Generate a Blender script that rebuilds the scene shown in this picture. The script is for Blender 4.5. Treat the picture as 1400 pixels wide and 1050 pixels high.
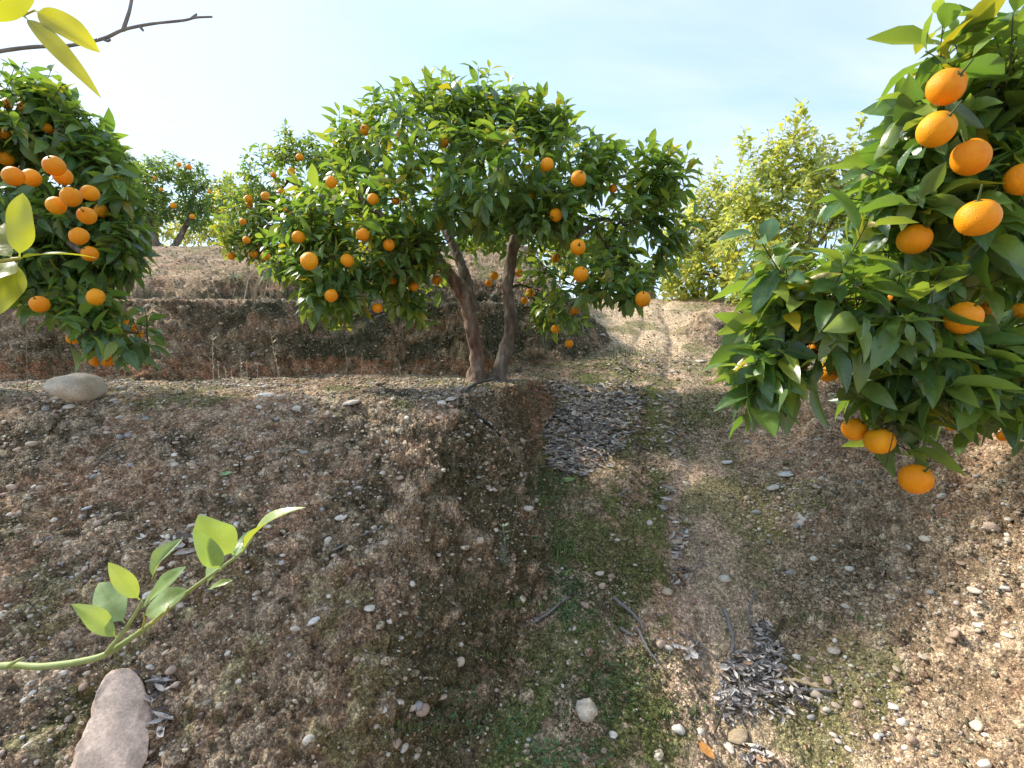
import bpy, math, random
import numpy as np
from mathutils import Vector, Matrix
from mathutils.bvhtree import BVHTree

for o in list(bpy.data.objects):
    bpy.data.objects.remove(o)
SC = bpy.context.scene
COL = SC.collection
R = math.radians
rng = np.random.default_rng(7)
random.seed(7)

# ------------------------------------------------------------------ camera
PITCH = R(3.68)
FPX = 700.0                              # focal length in pixels of the 1400 px wide photograph
cam_d = bpy.data.cameras.new('camera')
cam = bpy.data.objects.new('camera', cam_d)
COL.objects.link(cam)
cam.location = (0, 0, 0)
cam.rotation_euler = (R(90) - PITCH, 0, 0)
cam_d.sensor_width = 36
cam_d.lens = 18.0
cam_d.clip_start = 0.02
cam_d.clip_end = 500
SC.camera = cam

# ------------------------------------------------------------------ sky, sun, exposure
SUN_AZ, SUN_EL = -66.0, 41.0
SUN_STRENGTH = 2.7
w = bpy.data.worlds.new('World')
SC.world = w
w.use_nodes = True
nt = w.node_tree
nt.nodes.clear()
N = nt.nodes.new
L = nt.links.new
out = N('ShaderNodeOutputWorld')
bg = N('ShaderNodeBackground')
bg.inputs['Strength'].default_value = 0.10
sky = N('ShaderNodeTexSky')
sky.sky_type = 'NISHITA'
sky.sun_disc = False
sky.sun_elevation = R(SUN_EL)
sky.sun_rotation = R(SUN_AZ)
sky.air_density = 1.0
sky.dust_density = 1.0
sky.ozone_density = 1.0
# thin high cloud, the same all over the sky: noise on the cloud plane (direction / height)
tc = N('ShaderNodeTexCoord')
sep = N('ShaderNodeSeparateXYZ')
L(tc.outputs['Generated'], sep.inputs[0])
zc = N('ShaderNodeMath'); zc.operation = 'MAXIMUM'; zc.inputs[1].default_value = 0.06
L(sep.outputs['Z'], zc.inputs[0])
dx = N('ShaderNodeMath'); dx.operation = 'DIVIDE'; L(sep.outputs['X'], dx.inputs[0]); L(zc.outputs[0], dx.inputs[1])
dy = N('ShaderNodeMath'); dy.operation = 'DIVIDE'; L(sep.outputs['Y'], dy.inputs[0]); L(zc.outputs[0], dy.inputs[1])
cb = N('ShaderNodeCombineXYZ'); L(dx.outputs[0], cb.inputs[0]); L(dy.outputs[0], cb.inputs[1])
mp = N('ShaderNodeMapping')
mp.inputs['Rotation'].default_value = (0, 0, R(35))
mp.inputs['Scale'].default_value = (0.55, 1.1, 1)
L(cb.outputs[0], mp.inputs[0])
nz = N('ShaderNodeTexNoise')
nz.inputs['Scale'].default_value = 0.9
nz.inputs['Detail'].default_value = 7
nz.inputs['Roughness'].default_value = 0.55
nz.inputs['Distortion'].default_value = 0.6
L(mp.outputs[0], nz.inputs['Vector'])
rp = N('ShaderNodeMapRange')
rp.inputs['From Min'].default_value = 0.34
rp.inputs['From Max'].default_value = 0.66
rp.inputs['To Min'].default_value = 0.42
rp.inputs['To Max'].default_value = 0.93
L(nz.outputs['Fac'], rp.inputs['Value'])
mx = N('ShaderNodeMix'); mx.data_type = 'RGBA'
L(rp.outputs[0], mx.inputs['Factor'])
br = N('ShaderNodeMix'); br.data_type = 'RGBA'; br.blend_type = 'MULTIPLY'
br.inputs['Factor'].default_value = 1.0
br.inputs[7].default_value = (.95, 1.2, 1.3, 1)
L(sky.outputs[0], br.inputs[6])
L(br.outputs[2], mx.inputs[6])
mx.inputs[7].default_value = (3.35, 3.8, 4.4, 1)
L(mx.outputs[2], bg.inputs['Color'])
L(bg.outputs[0], out.inputs['Surface'])

sd = bpy.data.lights.new('sun', 'SUN')
sd.energy = SUN_STRENGTH
sd.angle = R(6.0)
sd.color = (1.0, 0.93, 0.80)
sun = bpy.data.objects.new('sun', sd)
COL.objects.link(sun)
SV = Vector((math.sin(R(SUN_AZ)) * math.cos(R(SUN_EL)), math.cos(R(SUN_AZ)) * math.cos(R(SUN_EL)), math.sin(R(SUN_EL))))
sun.rotation_euler = SV.to_track_quat('Z', 'Y').to_euler()
sun.location = SV * 50

SC.view_settings.view_transform = 'Standard'
SC.view_settings.look = 'None'
SC.view_settings.exposure = 1.5
SC.view_settings.gamma = 1
SC.view_settings.use_curve_mapping = False
SC.render.engine = 'CYCLES'
SC.cycles.max_bounces = 8
SC.cycles.transparent_max_bounces = 8

# ------------------------------------------------------------------ helpers
A = lambda *p: np.array(p, float)
cP, sP = math.cos(PITCH), math.sin(PITCH)


def ray(px, py):
    a, b = (px - 700) / FPX, (525 - py) / FPX
    return np.array([a, cP + b * sP, -sP + b * cP])


def U(px, py, Y):
    d = ray(px, py)
    return d * (Y / d[1])


def proj(P):
    P = np.asarray(P, float)
    d = P[..., 1] * cP - P[..., 2] * sP
    u = P[..., 1] * sP + P[..., 2] * cP
    d = np.where(np.abs(d) < 1e-4, 1e-4, d)
    return 700 + FPX * P[..., 0] / d, 525 - FPX * u / d, d


def hash3(ix, iy, iz, seed):
    h = (ix.astype(np.int64) * 374761393 + iy.astype(np.int64) * 668265263 + iz.astype(np.int64) * 2147483647 + seed * 1274126177) & 0xFFFFFFFF
    h = ((h ^ (h >> 13)) * 1274126177) & 0xFFFFFFFF
    h = ((h ^ (h >> 16)) * 2246822519) & 0xFFFFFFFF
    h = h ^ (h >> 15)
    return h.astype(np.float64) / 4294967295.0


def vnoise(P, freq, seed=0):
    Q = P * freq
    I = np.floor(Q).astype(np.int64)
    F = Q - I
    F = F * F * (3 - 2 * F)
    o = 0
    for a in (0, 1):
        wx = F[:, 0] if a else 1 - F[:, 0]
        for b in (0, 1):
            wy = F[:, 1] if b else 1 - F[:, 1]
            for c in (0, 1):
                wz = F[:, 2] if c else 1 - F[:, 2]
                o = o + wx * wy * wz * hash3(I[:, 0] + a, I[:, 1] + b, I[:, 2] + c, seed)
    return o


def fbm(P, freq, octv=4, seed=0, gain=0.5):
    o, a, t = 0, 1, 0
    for k in range(octv):
        o = o + a * vnoise(P, freq, seed + 17 * k)
        t += a
        a *= gain
        freq *= 2.03
    return o / t


def worley(P, freq, seed=0):
    """rounded lumps: 1 at a cell's centre falling to 0 between cells (3x3x3 search), and the cell's own random value"""
    Q = P * freq
    I = np.floor(Q).astype(np.int64)
    best = np.full(len(P), 9.0)
    cid = np.zeros(len(P))
    for a in (-1, 0, 1):
        for b in (-1, 0, 1):
            for c in (-1, 0, 1):
                jx, jy, jz = I[:, 0] + a, I[:, 1] + b, I[:, 2] + c
                px = jx + hash3(jx, jy, jz, seed)
                py = jy + hash3(jx, jy, jz, seed + 1)
                pz = jz + hash3(jx, jy, jz, seed + 2)
                d = (Q[:, 0] - px) ** 2 + (Q[:, 1] - py) ** 2 + (Q[:, 2] - pz) ** 2
                m = d < best
                best = np.where(m, d, best)
                cid = np.where(m, px * 0.37 + py * 0.71 + pz * 0.53, cid)
    cid = cid * 12.9898
    return np.clip(1 - best, 0, 1), cid - np.floor(cid)


def sstep(a, b, x):
    t = np.clip((x - a) / (b - a), 0, 1)
    return t * t * (3 - 2 * t)


def smax(a, b, k):
    h = np.clip(0.5 + 0.5 * (a - b) / k, 0, 1)
    return b + (a - b) * h + k * h * (1 - h)


def mesh_arrays(name, V, F, mats=None, col=None, smooth=True, rnd=None):
    """F: (n,3) or (n,4) int array"""
    V = np.ascontiguousarray(V, dtype=np.float32)
    F = np.ascontiguousarray(F, dtype=np.int32)
    me = bpy.data.meshes.new(name)
    n, k = F.shape
    me.vertices.add(len(V))
    me.vertices.foreach_set('co', V.ravel())
    me.loops.add(n * k)
    me.loops.foreach_set('vertex_index', F.ravel())
    me.polygons.add(n)
    me.polygons.foreach_set('loop_start', np.arange(0, n * k, k, dtype=np.int32))
    if smooth:
        me.polygons.foreach_set('use_smooth', np.ones(n, dtype=bool))
    if col is not None:
        a = me.attributes.new('tint', 'FLOAT_COLOR', 'POINT')
        c = np.ones((len(V), 4), dtype=np.float32)
        c[:, :3] = col
        a.data.foreach_set('color', c.ravel())
    if rnd is not None:
        a = me.attributes.new('rnd', 'FLOAT', 'POINT')
        a.data.foreach_set('value', np.asarray(rnd, dtype=np.float32))
    me.update(calc_edges=True)
    for m in (mats if isinstance(mats, (list, tuple)) else [mats]):
        if m:
            me.materials.append(m)
    return me


def obj(name, me, parent=None, kind=None, label=None, cat=None, group=None):
    o = bpy.data.objects.new(name, me)
    COL.objects.link(o)
    if parent is not None:
        o.parent = parent
    tag(o, label, cat, group, kind)
    return o


def tag(o, label=None, cat=None, group=None, kind=None):
    if label: o['label'] = label
    if cat: o['category'] = cat
    if group: o['group'] = group
    if kind: o['kind'] = kind
    return o


def thing(name, label, cat, loc, group=None):
    o = bpy.data.objects.new(name, None)
    COL.objects.link(o)
    o.location = loc
    o.empty_display_size = 0.1
    bpy.context.view_layer.update()
    return tag(o, label, cat, group)


def part_at(name, me, parent, M=None, kind=None, label=None):
    """child whose mesh / matrix is given in world space; parents here carry only a translation"""
    o = bpy.data.objects.new(name, me)
    COL.objects.link(o)
    o.parent = parent
    T = Matrix.Translation(-Vector(world_loc(parent)))
    o.matrix_basis = T @ (M if M is not None else Matrix.Identity(4))
    if kind: o['kind'] = kind
    if label: o['label'] = label
    return o


def world_loc(o):
    v = Vector((0, 0, 0))
    while o is not None:
        v += o.location
        o = o.parent
    return v


def tube(P, rad, sides=8, cap=True, seed=0, rough=0.0):
    """P (n,3) polyline, rad scalar or (n,): verts, quads (ends closed by a tiny last ring)"""
    P = np.asarray(P, float)
    n = len(P)
    rad = np.broadcast_to(np.asarray(rad, float), (n,)).copy()
    T = np.gradient(P, axis=0)
    T /= np.linalg.norm(T, axis=1, keepdims=True) + 1e-9
    ref = np.array([0.0, 0.0, 1.0]) if abs(T[0, 2]) < 0.9 else np.array([1.0, 0, 0])
    A = np.zeros_like(P)
    a = np.cross(T[0], ref); a /= np.linalg.norm(a)
    for i in range(n):
        a = a - T[i] * (a @ T[i]); a /= np.linalg.norm(a) + 1e-9
        A[i] = a
    B = np.cross(T, A)
    th = np.linspace(0, 2 * np.pi, sides, endpoint=False)
    V = P[:, None, :] + rad[:, None, None] * (np.cos(th)[None, :, None] * A[:, None, :] + np.sin(th)[None, :, None] * B[:, None, :])
    V = V.reshape(-1, 3)
    i = np.arange(n - 1)[:, None] * sides
    j = np.arange(sides)[None, :]
    k = (j + 1) % sides
    F = np.stack([i + j, i + k, i + sides + k, i + sides + j], -1).reshape(-1, 4)
    if cap:
        V = np.vstack([V, P[0] - T[0] * rad[0] * 0.3, P[-1] + T[-1] * rad[-1] * 0.6])
        c0, c1 = len(V) - 2, len(V) - 1
        jj = np.arange(sides); kk = (jj + 1) % sides
        F = np.vstack([F, np.stack([kk, jj, np.full(sides, c0), np.full(sides, c0)], -1),
                       np.stack([jj + (n - 1) * sides, kk + (n - 1) * sides, np.full(sides, c1), np.full(sides, c1)], -1)])
    return V, F


def join(parts):
    V, F, o = [], [], 0
    for v, f in parts:
        V.append(v); F.append(f + o); o += len(v)
    return np.vstack(V), np.vstack(F)


def tidy(F):
    """quads with a doubled corner -> python faces"""
    return [tuple(f[:3]) if f[3] == f[2] else tuple(f) for f in F.tolist()]


def mesh_py(name, V, F, mat, smooth=True):
    me = bpy.data.meshes.new(name)
    me.from_pydata(np.asarray(V, float).tolist(), [], tidy(np.asarray(F)))
    if smooth:
        me.polygons.foreach_set('use_smooth', np.ones(len(me.polygons), dtype=bool))
    me.update()
    if mat: me.materials.append(mat)
    return me


def resample(P, m):
    """smooth Catmull-Rom through the points"""
    P = np.asarray(P, float)
    n = len(P)
    Q = np.vstack([2 * P[0] - P[1], P, 2 * P[-1] - P[-2]])
    t = np.linspace(0, n - 1 - 1e-6, m)
    i = np.floor(t).astype(int); f = (t - i)[:, None]
    p0, p1, p2, p3 = Q[i], Q[i + 1], Q[i + 2], Q[i + 3]
    return 0.5 * (2 * p1 + (p2 - p0) * f + (2 * p0 - 5 * p1 + 4 * p2 - p3) * f ** 2 + (3 * p1 - p0 - 3 * p2 + p3) * f ** 3)


# ------------------------------------------------------------------ materials
def new_mat(name):
    m = bpy.data.materials.new(name)
    m.use_nodes = True
    t = m.node_tree
    t.nodes.clear()
    return m, t, t.nodes.new, t.links.new


def ramp(n, stops):
    cr = n.color_ramp
    while len(cr.elements) > 1:
        cr.elements.remove(cr.elements[-1])
    cr.elements[0].position = stops[0][0]
    cr.elements[0].color = (*stops[0][1], 1)
    for p, c in stops[1:]:
        e = cr.elements.new(p)
        e.color = (*c, 1)


def leaf_material(name, stops, tstops, use_attr, rough=0.33, trans=0.40, midrib=True, spec=0.8):
    m, t, N, L = new_mat(name)
    o = N('ShaderNodeOutputMaterial')
    if use_attr:
        a = N('ShaderNodeAttribute'); a.attribute_name = 'rnd'; r = a.outputs['Fac']
    else:
        a = N('ShaderNodeObjectInfo'); r = a.outputs['Random']
    c1 = N('ShaderNodeValToRGB'); ramp(c1, stops); L(r, c1.inputs[0])
    c2 = N('ShaderNodeValToRGB'); ramp(c2, tstops); L(r, c2.inputs[0])
    geo = N('ShaderNodeNewGeometry')
    # blotches of the blade itself
    nz = N('ShaderNodeTexNoise'); nz.inputs['Scale'].default_value = 42; nz.inputs['Detail'].default_value = 3
    L(geo.outputs['Position'], nz.inputs['Vector'])
    mr = N('ShaderNodeMapRange'); mr.inputs['From Min'].default_value = .3; mr.inputs['From Max'].default_value = .7
    mr.inputs['To Min'].default_value = .78; mr.inputs['To Max'].default_value = 1.22
    L(nz.outputs['Fac'], mr.inputs[0])
    mm = N('ShaderNodeMix'); mm.data_type = 'RGBA'; mm.blend_type = 'MULTIPLY'; mm.inputs['Factor'].default_value = 1
    L(c1.outputs[0], mm.inputs[6]); L(mr.outputs[0], mm.inputs[7])
    base = mm.outputs[2]
    # paler underside
    un = N('ShaderNodeMix'); un.data_type = 'RGBA'
    L(geo.outputs['Backfacing'], un.inputs['Factor'])
    pale = N('ShaderNodeMix'); pale.data_type = 'RGBA'; pale.inputs['Factor'].default_value = .45
    L(base, pale.inputs[6]); pale.inputs[7].default_value = (0.15, 0.20, 0.09, 1)
    L(base, un.inputs[6]); L(pale.outputs[2], un.inputs[7])
    base = un.outputs[2]
    if midrib:
        at = N('ShaderNodeAttribute'); at.attribute_name = 'rib'
        rb = N('ShaderNodeMix'); rb.data_type = 'RGBA'
        mu = N('ShaderNodeMath'); mu.operation = 'MULTIPLY'; mu.inputs[1].default_value = .55
        pw = N('ShaderNodeMath'); pw.operation = 'POWER'; pw.inputs[1].default_value = 5
        L(at.outputs['Fac'], pw.inputs[0]); L(pw.outputs[0], mu.inputs[0])
        L(mu.outputs[0], rb.inputs['Factor']); L(base, rb.inputs[6]); rb.inputs[7].default_value = (0.20, 0.25, 0.07, 1)
        base = rb.outputs[2]
        va = N('ShaderNodeAttribute'); va.attribute_name = 'vein'
        fr = N('ShaderNodeMath'); fr.operation = 'FRACT'; L(va.outputs['Fac'], fr.inputs[0])
        sb = N('ShaderNodeMath'); sb.operation = 'SUBTRACT'; sb.inputs[1].default_value = .5; L(fr.outputs[0], sb.inputs[0])
        ab = N('ShaderNodeMath'); ab.operation = 'ABSOLUTE'; L(sb.outputs[0], ab.inputs[0])
        vm = N('ShaderNodeMapRange'); vm.inputs['From Min'].default_value = .02; vm.inputs['From Max'].default_value = .11
        vm.inputs['To Min'].default_value = .32; vm.inputs['To Max'].default_value = 0
        L(ab.outputs[0], vm.inputs[0])
        vx = N('ShaderNodeMix'); vx.data_type = 'RGBA'; L(vm.outputs[0], vx.inputs['Factor']); L(base, vx.inputs[6]); vx.inputs[7].default_value = (0.22, 0.29, 0.09, 1)
        base = vx.outputs[2]
    p = N('ShaderNodeBsdfPrincipled')
    p.inputs['Roughness'].default_value = rough
    p.inputs['Specular IOR Level'].default_value = spec
    L(base, p.inputs['Base Color'])
    bp = N('ShaderNodeBump'); bp.inputs['Strength'].default_value = .25; bp.inputs['Distance'].default_value = .004
    n2 = N('ShaderNodeTexNoise'); n2.inputs['Scale'].default_value = 90; L(geo.outputs['Position'], n2.inputs['Vector'])
    L(n2.outputs['Fac'], bp.inputs['Height']); L(bp.outputs[0], p.inputs['Normal'])
    tr = N('ShaderNodeBsdfTranslucent')
    L(c2.outputs[0], tr.inputs['Color'])
    ms = N('ShaderNodeMixShader'); ms.inputs[0].default_value = trans
    L(p.outputs[0], ms.inputs[1]); L(tr.outputs[0], ms.inputs[2])
    L(ms.outputs[0], o.inputs['Surface'])
    return m


def tint_material(name, rough=.85, bump=.0, scale=150, vary=.25, spec=.3, dist=.004):
    """colour from the mesh's own tint attribute, fine grain from noise"""
    m, t, N, L = new_mat(name)
    o = N('ShaderNodeOutputMaterial')
    a = N('ShaderNodeAttribute'); a.attribute_name = 'tint'
    g = N('ShaderNodeNewGeometry')
    nz = N('ShaderNodeTexNoise'); nz.inputs['Scale'].default_value = scale; nz.inputs['Detail'].default_value = 5; nz.inputs['Roughness'].default_value = .65
    L(g.outputs['Position'], nz.inputs['Vector'])
    mr = N('ShaderNodeMapRange'); mr.inputs['From Min'].default_value = .3; mr.inputs['From Max'].default_value = .7
    mr.inputs['To Min'].default_value = 1 - vary; mr.inputs['To Max'].default_value = 1 + vary
    L(nz.outputs['Fac'], mr.inputs[0])
    mm = N('ShaderNodeMix'); mm.data_type = 'RGBA'; mm.blend_type = 'MULTIPLY'; mm.inputs['Factor'].default_value = 1
    L(a.outputs['Color'], mm.inputs[6]); L(mr.outputs[0], mm.inputs[7])
    p = N('ShaderNodeBsdfPrincipled')
    p.inputs['Roughness'].default_value = rough
    p.inputs['Specular IOR Level'].default_value = spec
    L(mm.outputs[2], p.inputs['Base Color'])
    if bump:
        b = N('ShaderNodeBump'); b.inputs['Strength'].default_value = bump; b.inputs['Distance'].default_value = dist
        L(nz.outputs['Fac'], b.inputs['Height']); L(b.outputs[0], p.inputs['Normal'])
    L(p.outputs[0], o.inputs['Surface'])
    return m


def noise_material(name, stops, scale=20, rough=.85, bump=.4, dist=.01, stretch=(1, 1, 1), spec=.3, detail=6, distortion=0.0, objrand=0.0):
    m, t, N, L = new_mat(name)
    o = N('ShaderNodeOutputMaterial')
    tc = N('ShaderNodeTexCoord')
    mp = N('ShaderNodeMapping'); mp.inputs['Scale'].default_value = stretch
    L(tc.outputs['Object'], mp.inputs[0])
    nz = N('ShaderNodeTexNoise'); nz.inputs['Scale'].default_value = scale; nz.inputs['Detail'].default_value = detail
    nz.inputs['Roughness'].default_value = .62; nz.inputs['Distortion'].default_value = distortion
    L(mp.outputs[0], nz.inputs['Vector'])
    fac = nz.outputs['Fac']
    if objrand:
        oi = N('ShaderNodeObjectInfo')
        s = N('ShaderNodeMath'); s.operation = 'SUBTRACT'; s.inputs[1].default_value = .5; L(oi.outputs['Random'], s.inputs[0])
        ma = N('ShaderNodeMath'); ma.operation = 'MULTIPLY_ADD'; ma.inputs[1].default_value = objrand
        L(s.outputs[0], ma.inputs[0]); L(fac, ma.inputs[2]); fac = ma.outputs[0]
    c = N('ShaderNodeValToRGB'); ramp(c, stops); L(fac, c.inputs[0])
    p = N('ShaderNodeBsdfPrincipled'); p.inputs['Roughness'].default_value = rough; p.inputs['Specular IOR Level'].default_value = spec
    L(c.outputs[0], p.inputs['Base Color'])
    b = N('ShaderNodeBump'); b.inputs['Strength'].default_value = bump; b.inputs['Distance'].default_value = dist
    L(nz.outputs['Fac'], b.inputs['Height']); L(b.outputs[0], p.inputs['Normal'])
    L(p.outputs[0], o.inputs['Surface'])
    return m


def orange_material():
    m, t, N, L = new_mat('orange_peel')
    o = N('ShaderNodeOutputMaterial')
    tc = N('ShaderNodeTexCoord')
    oi = N('ShaderNodeObjectInfo')
    c = N('ShaderNodeValToRGB'); ramp(c, [(0, (.78, .235, .004)), (.5, (.86, .31, .006)), (1, (.90, .39, .010))])
    nb = N('ShaderNodeTexNoise'); nb.inputs['Scale'].default_value = 1.6; nb.inputs['Detail'].default_value = 3
    va = N('ShaderNodeVectorMath'); va.operation = 'ADD'
    L(tc.outputs['Object'], va.inputs[0]); L(oi.outputs['Location'], va.inputs[1]); L(va.outputs[0], nb.inputs['Vector'])
    ad = N('ShaderNodeMath'); ad.operation = 'MULTIPLY_ADD'; ad.inputs[1].default_value = .55
    L(oi.outputs['Random'], ad.inputs[0])
    sb = N('ShaderNodeMath'); sb.operation = 'SUBTRACT'; sb.inputs[1].default_value = .28; L(nb.outputs['Fac'], sb.inputs[0])
    L(sb.outputs[0], ad.inputs[2]); L(ad.outputs[0], c.inputs[0])
    p = N('ShaderNodeBsdfPrincipled')
    p.inputs['Roughness'].default_value = .5
    p.inputs['Specular IOR Level'].default_value = .28
    p.inputs['Subsurface Weight'].default_value = .08
    p.inputs['Subsurface Radius'].default_value = (.02, .008, .002)
    p.inputs['Subsurface Scale'].default_value = .3
    sc = N('ShaderNodeTexNoise'); sc.inputs['Scale'].default_value = 5.5; sc.inputs['Detail'].default_value = 6; sc.inputs['Roughness'].default_value = .7
    L(va.outputs[0], sc.inputs['Vector'])
    sm = N('ShaderNodeMapRange'); sm.inputs['From Min'].default_value = .66; sm.inputs['From Max'].default_value = .74; sm.inputs['To Max'].default_value = .6
    L(sc.outputs['Fac'], sm.inputs[0])
    cx = N('ShaderNodeMix'); cx.data_type = 'RGBA'; L(sm.outputs[0], cx.inputs['Factor']); L(c.outputs[0], cx.inputs[6]); cx.inputs[7].default_value = (.42, .16, .02, 1)
    L(cx.outputs[2], p.inputs['Base Color'])
    vo = N('ShaderNodeTexVoronoi'); vo.inputs['Scale'].default_value = 15; L(tc.outputs['Object'], vo.inputs['Vector'])
    b = N('ShaderNodeBump'); b.inputs['Strength'].default_value = .42; b.inputs['Distance'].default_value = .002
    L(vo.outputs['Distance'], b.inputs['Height']); L(b.outputs[0], p.inputs['Normal'])
    L(p.outputs[0], o.inputs['Surface'])
    return m


OR_ST = [(0, (.042, .105, .044)), (.30, (.064, .148, .048)), (.58, (.105, .205, .052)), (.82, (.175, .275, .055)), (.97, (.22, .27, .035)), (1, (.40, .30, .02))]
OR_TR = [(0, (.17, .33, .03)), (.5, (.32, .48, .04)), (.86, (.48, .58, .05)), (1, (.58, .48, .02))]
LE_ST = [(0, (.15, .24, .07)), (.3, (.25, .34, .09)), (.6, (.37, .43, .11)), (.85, (.50, .48, .10)), (1, (.56, .42, .05))]
LE_TR = [(0, (.50, .58, .08)), (.5, (.72, .74, .13)), (1, (.85, .70, .08))]
SH_ST = [(0, (.24, .37, .15)), (.5, (.30, .43, .18)), (1, (.36, .44, .12))]
SH_TR = [(0, (.34, .46, .05)), (1, (.48, .52, .04))]
M = {
    'orange_leaf': leaf_material('orange_leaf', OR_ST, OR_TR, False),
    'orange_foliage': leaf_material('orange_foliage', OR_ST, OR_TR, True),
    'lemon_foliage': leaf_material('lemon_foliage', LE_ST, LE_TR, True, trans=.48, midrib=False),
    'shoot_leaf': leaf_material('shoot_leaf', SH_ST, SH_TR, False, rough=.36, trans=.40),
    'backlit_leaf': leaf_material('backlit_leaf', [(0, (.20, .27, .05)), (.5, (.26, .30, .06)), (1, (.32, .31, .05))], [(0, (.46, .50, .02)), (1, (.62, .56, .015))], False, rough=.36, trans=.55),
    'bark': noise_material('bark', [(.30, (.06, .045, .036)), (.44, (.15, .115, .09)), (.56, (.23, .185, .155)), (.66, (.36, .32, .28))], 22, .92, 1.0, .03, (1, 1, .3)),
    'peeling_bark': noise_material('peeling_bark', [(.30, (.07, .045, .034)), (.44, (.18, .11, .08)), (.56, (.26, .185, .145)), (.68, (.36, .30, .26))], 20, .92, 1.0, .03, (1, 1, .35)),
    'twig': noise_material('twig', [(.3, (.045, .042, .022)), (.7, (.10, .085, .05))], 30, .85, .3, .004),
    'grey_twig': noise_material('grey_twig', [(.3, (.13, .12, .12)), (.7, (.26, .24, .23))], 60, .85, .3, .003),
    'green_stem': noise_material('green_stem', [(.3, (.20, .25, .07)), (.7, (.32, .36, .14))], 40, .55, .2, .002),
    'yellow_stem': noise_material('yellow_stem', [(.3, (.33, .30, .05)), (.7, (.45, .40, .10))], 40, .55, .2, .002),
    'straw': noise_material('straw', [(.3, (.32, .24, .12)), (.7, (.48, .38, .22))], 40, .8, .2, .002),
    'orange': orange_material(),
    'calyx': noise_material('calyx', [(.3, (.05, .08, .02)), (.7, (.11, .13, .04))], 80, .7, .2, .001),
    'stone': tint_material('pebble_stone', .8, .4, 130, .28, .3, .003),
    'dry_leaf': tint_material('dry_leaf', .8, .2, 60, .3, .3),
    'weed': tint_material('weed', .7, 0, 60, .25, .3),
    'hose': noise_material('hose', [(.3, (.012, .013, .015)), (.7, (.03, .032, .036))], 40, .5, .1, .001, spec=.5),
}

# ------------------------------------------------------------------ terrain
PY = np.array([-50, 0, 1.0, 1.8, 2.4, 3.2, 4.0, 4.5, 5.5, 7.0, 8.0, 10, 14, 40, 120.])
PZ = np.array([-2.3, -1.64, -1.58, -1.42, -1.11, -.77, -.41, -.285, .06, .60, .80, .88, 1.1, 2.2, 6.])


def pathz(y):
    s = 0
    for k in (-.2, -.1, 0, .1, .2):
        s = s + np.interp(y + k, PY, PZ)
    return s / 5


def height(x, y):
    xc = .257 * np.clip(y, 0, 9)
    p = pathz(y)
    # a drain along the bank's foot and two shallow ruts
    u = x - xc
    p = p - .035 * np.exp(-((u + .42) / .12) ** 2) * sstep(4.6, 3.4, y) - .03 * np.exp(-((u - .28 + .05 * np.sin(3 * y)) / .07) ** 2) - .02 * np.exp(-((u + .05 - .06 * np.sin(2.2 * y)) / .06) ** 2)
    # lower terrace on the left: flat top, bank falling to the front and to the path
    ex = np.where(y > 2.9, -.29 + (y - 2.9) * .38, -.29 + (y - 2.9) * .27)
    ex = ex + .04 * np.sin(5 * y + 1)
    df = np.maximum(0, 2.78 + .07 * np.sin(1.7 * x + .6) - y)
    ds = np.maximum(0, x - ex)
    d = np.sqrt((.86 * df) ** 2 + (1.75 * ds) ** 2)
    t1 = -.25 + .015 * (y - 2.8) - (np.sqrt(d * d + .014) - .118)
    # second terrace, left
    yb = np.where(x < 0, 4.85 + .27 * x, 4.85 + .1 * x)
    yb = np.maximum(yb, 3.3)
    df = np.maximum(0, yb + .50 + .10 * np.sin(3.1 * x) + .05 * np.sin(7.3 * x + 1) - y)
    ds = np.maximum(0, x - (.30 + .24 * np.maximum(y - 5, 0)))
    d = np.sqrt((1.5 * df) ** 2 + (1.7 * ds) ** 2)
    t2 = .47 + .05 * np.clip(y - 5, -2, 6) - (np.sqrt(d * d + .01) - .1)
    # third terrace, left
    df = np.maximum(0, 7.1 - y)
    ds = np.maximum(0, x - (.15 + .1 * np.sin(1.7 * y)))
    d = np.sqrt((.52 * df) ** 2 + (1.3 * ds) ** 2)
    t3 = 1.42 + .05 * np.clip(y - 7, 0, 40) - (np.sqrt(d * d + .02) - .141) - .8 * np.maximum(0, 5.6 - y)
    # right bank beside the path and the terrace it carries
    rr = np.maximum(0, u - .62)
    rise = np.where(rr < .38, .52 * rr, .198 + 1.1 * (rr - .38))
    pl = -.22 + .06 * np.clip(y - 2, -2, 8)
    t4 = np.minimum(p + rise, np.maximum(pl, p + .02))
    # second bank right
    df = np.maximum(0, 6.0 - y)
    ds = np.maximum(0, (xc + .85) - x)
    d = np.sqrt((.9 * df) ** 2 + (.9 * ds) ** 2)
    t5 = .50 + .06 * np.clip(y - 6, 0, 30) - (np.sqrt(d * d + .02) - .141)
    z = smax(p, t1, .045)
    z = smax(z, t2, .06)
    z = smax(z, t3, .1)
    z = smax(z, t4, .06)
    z = smax(z, t5, .08)
    return z


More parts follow.
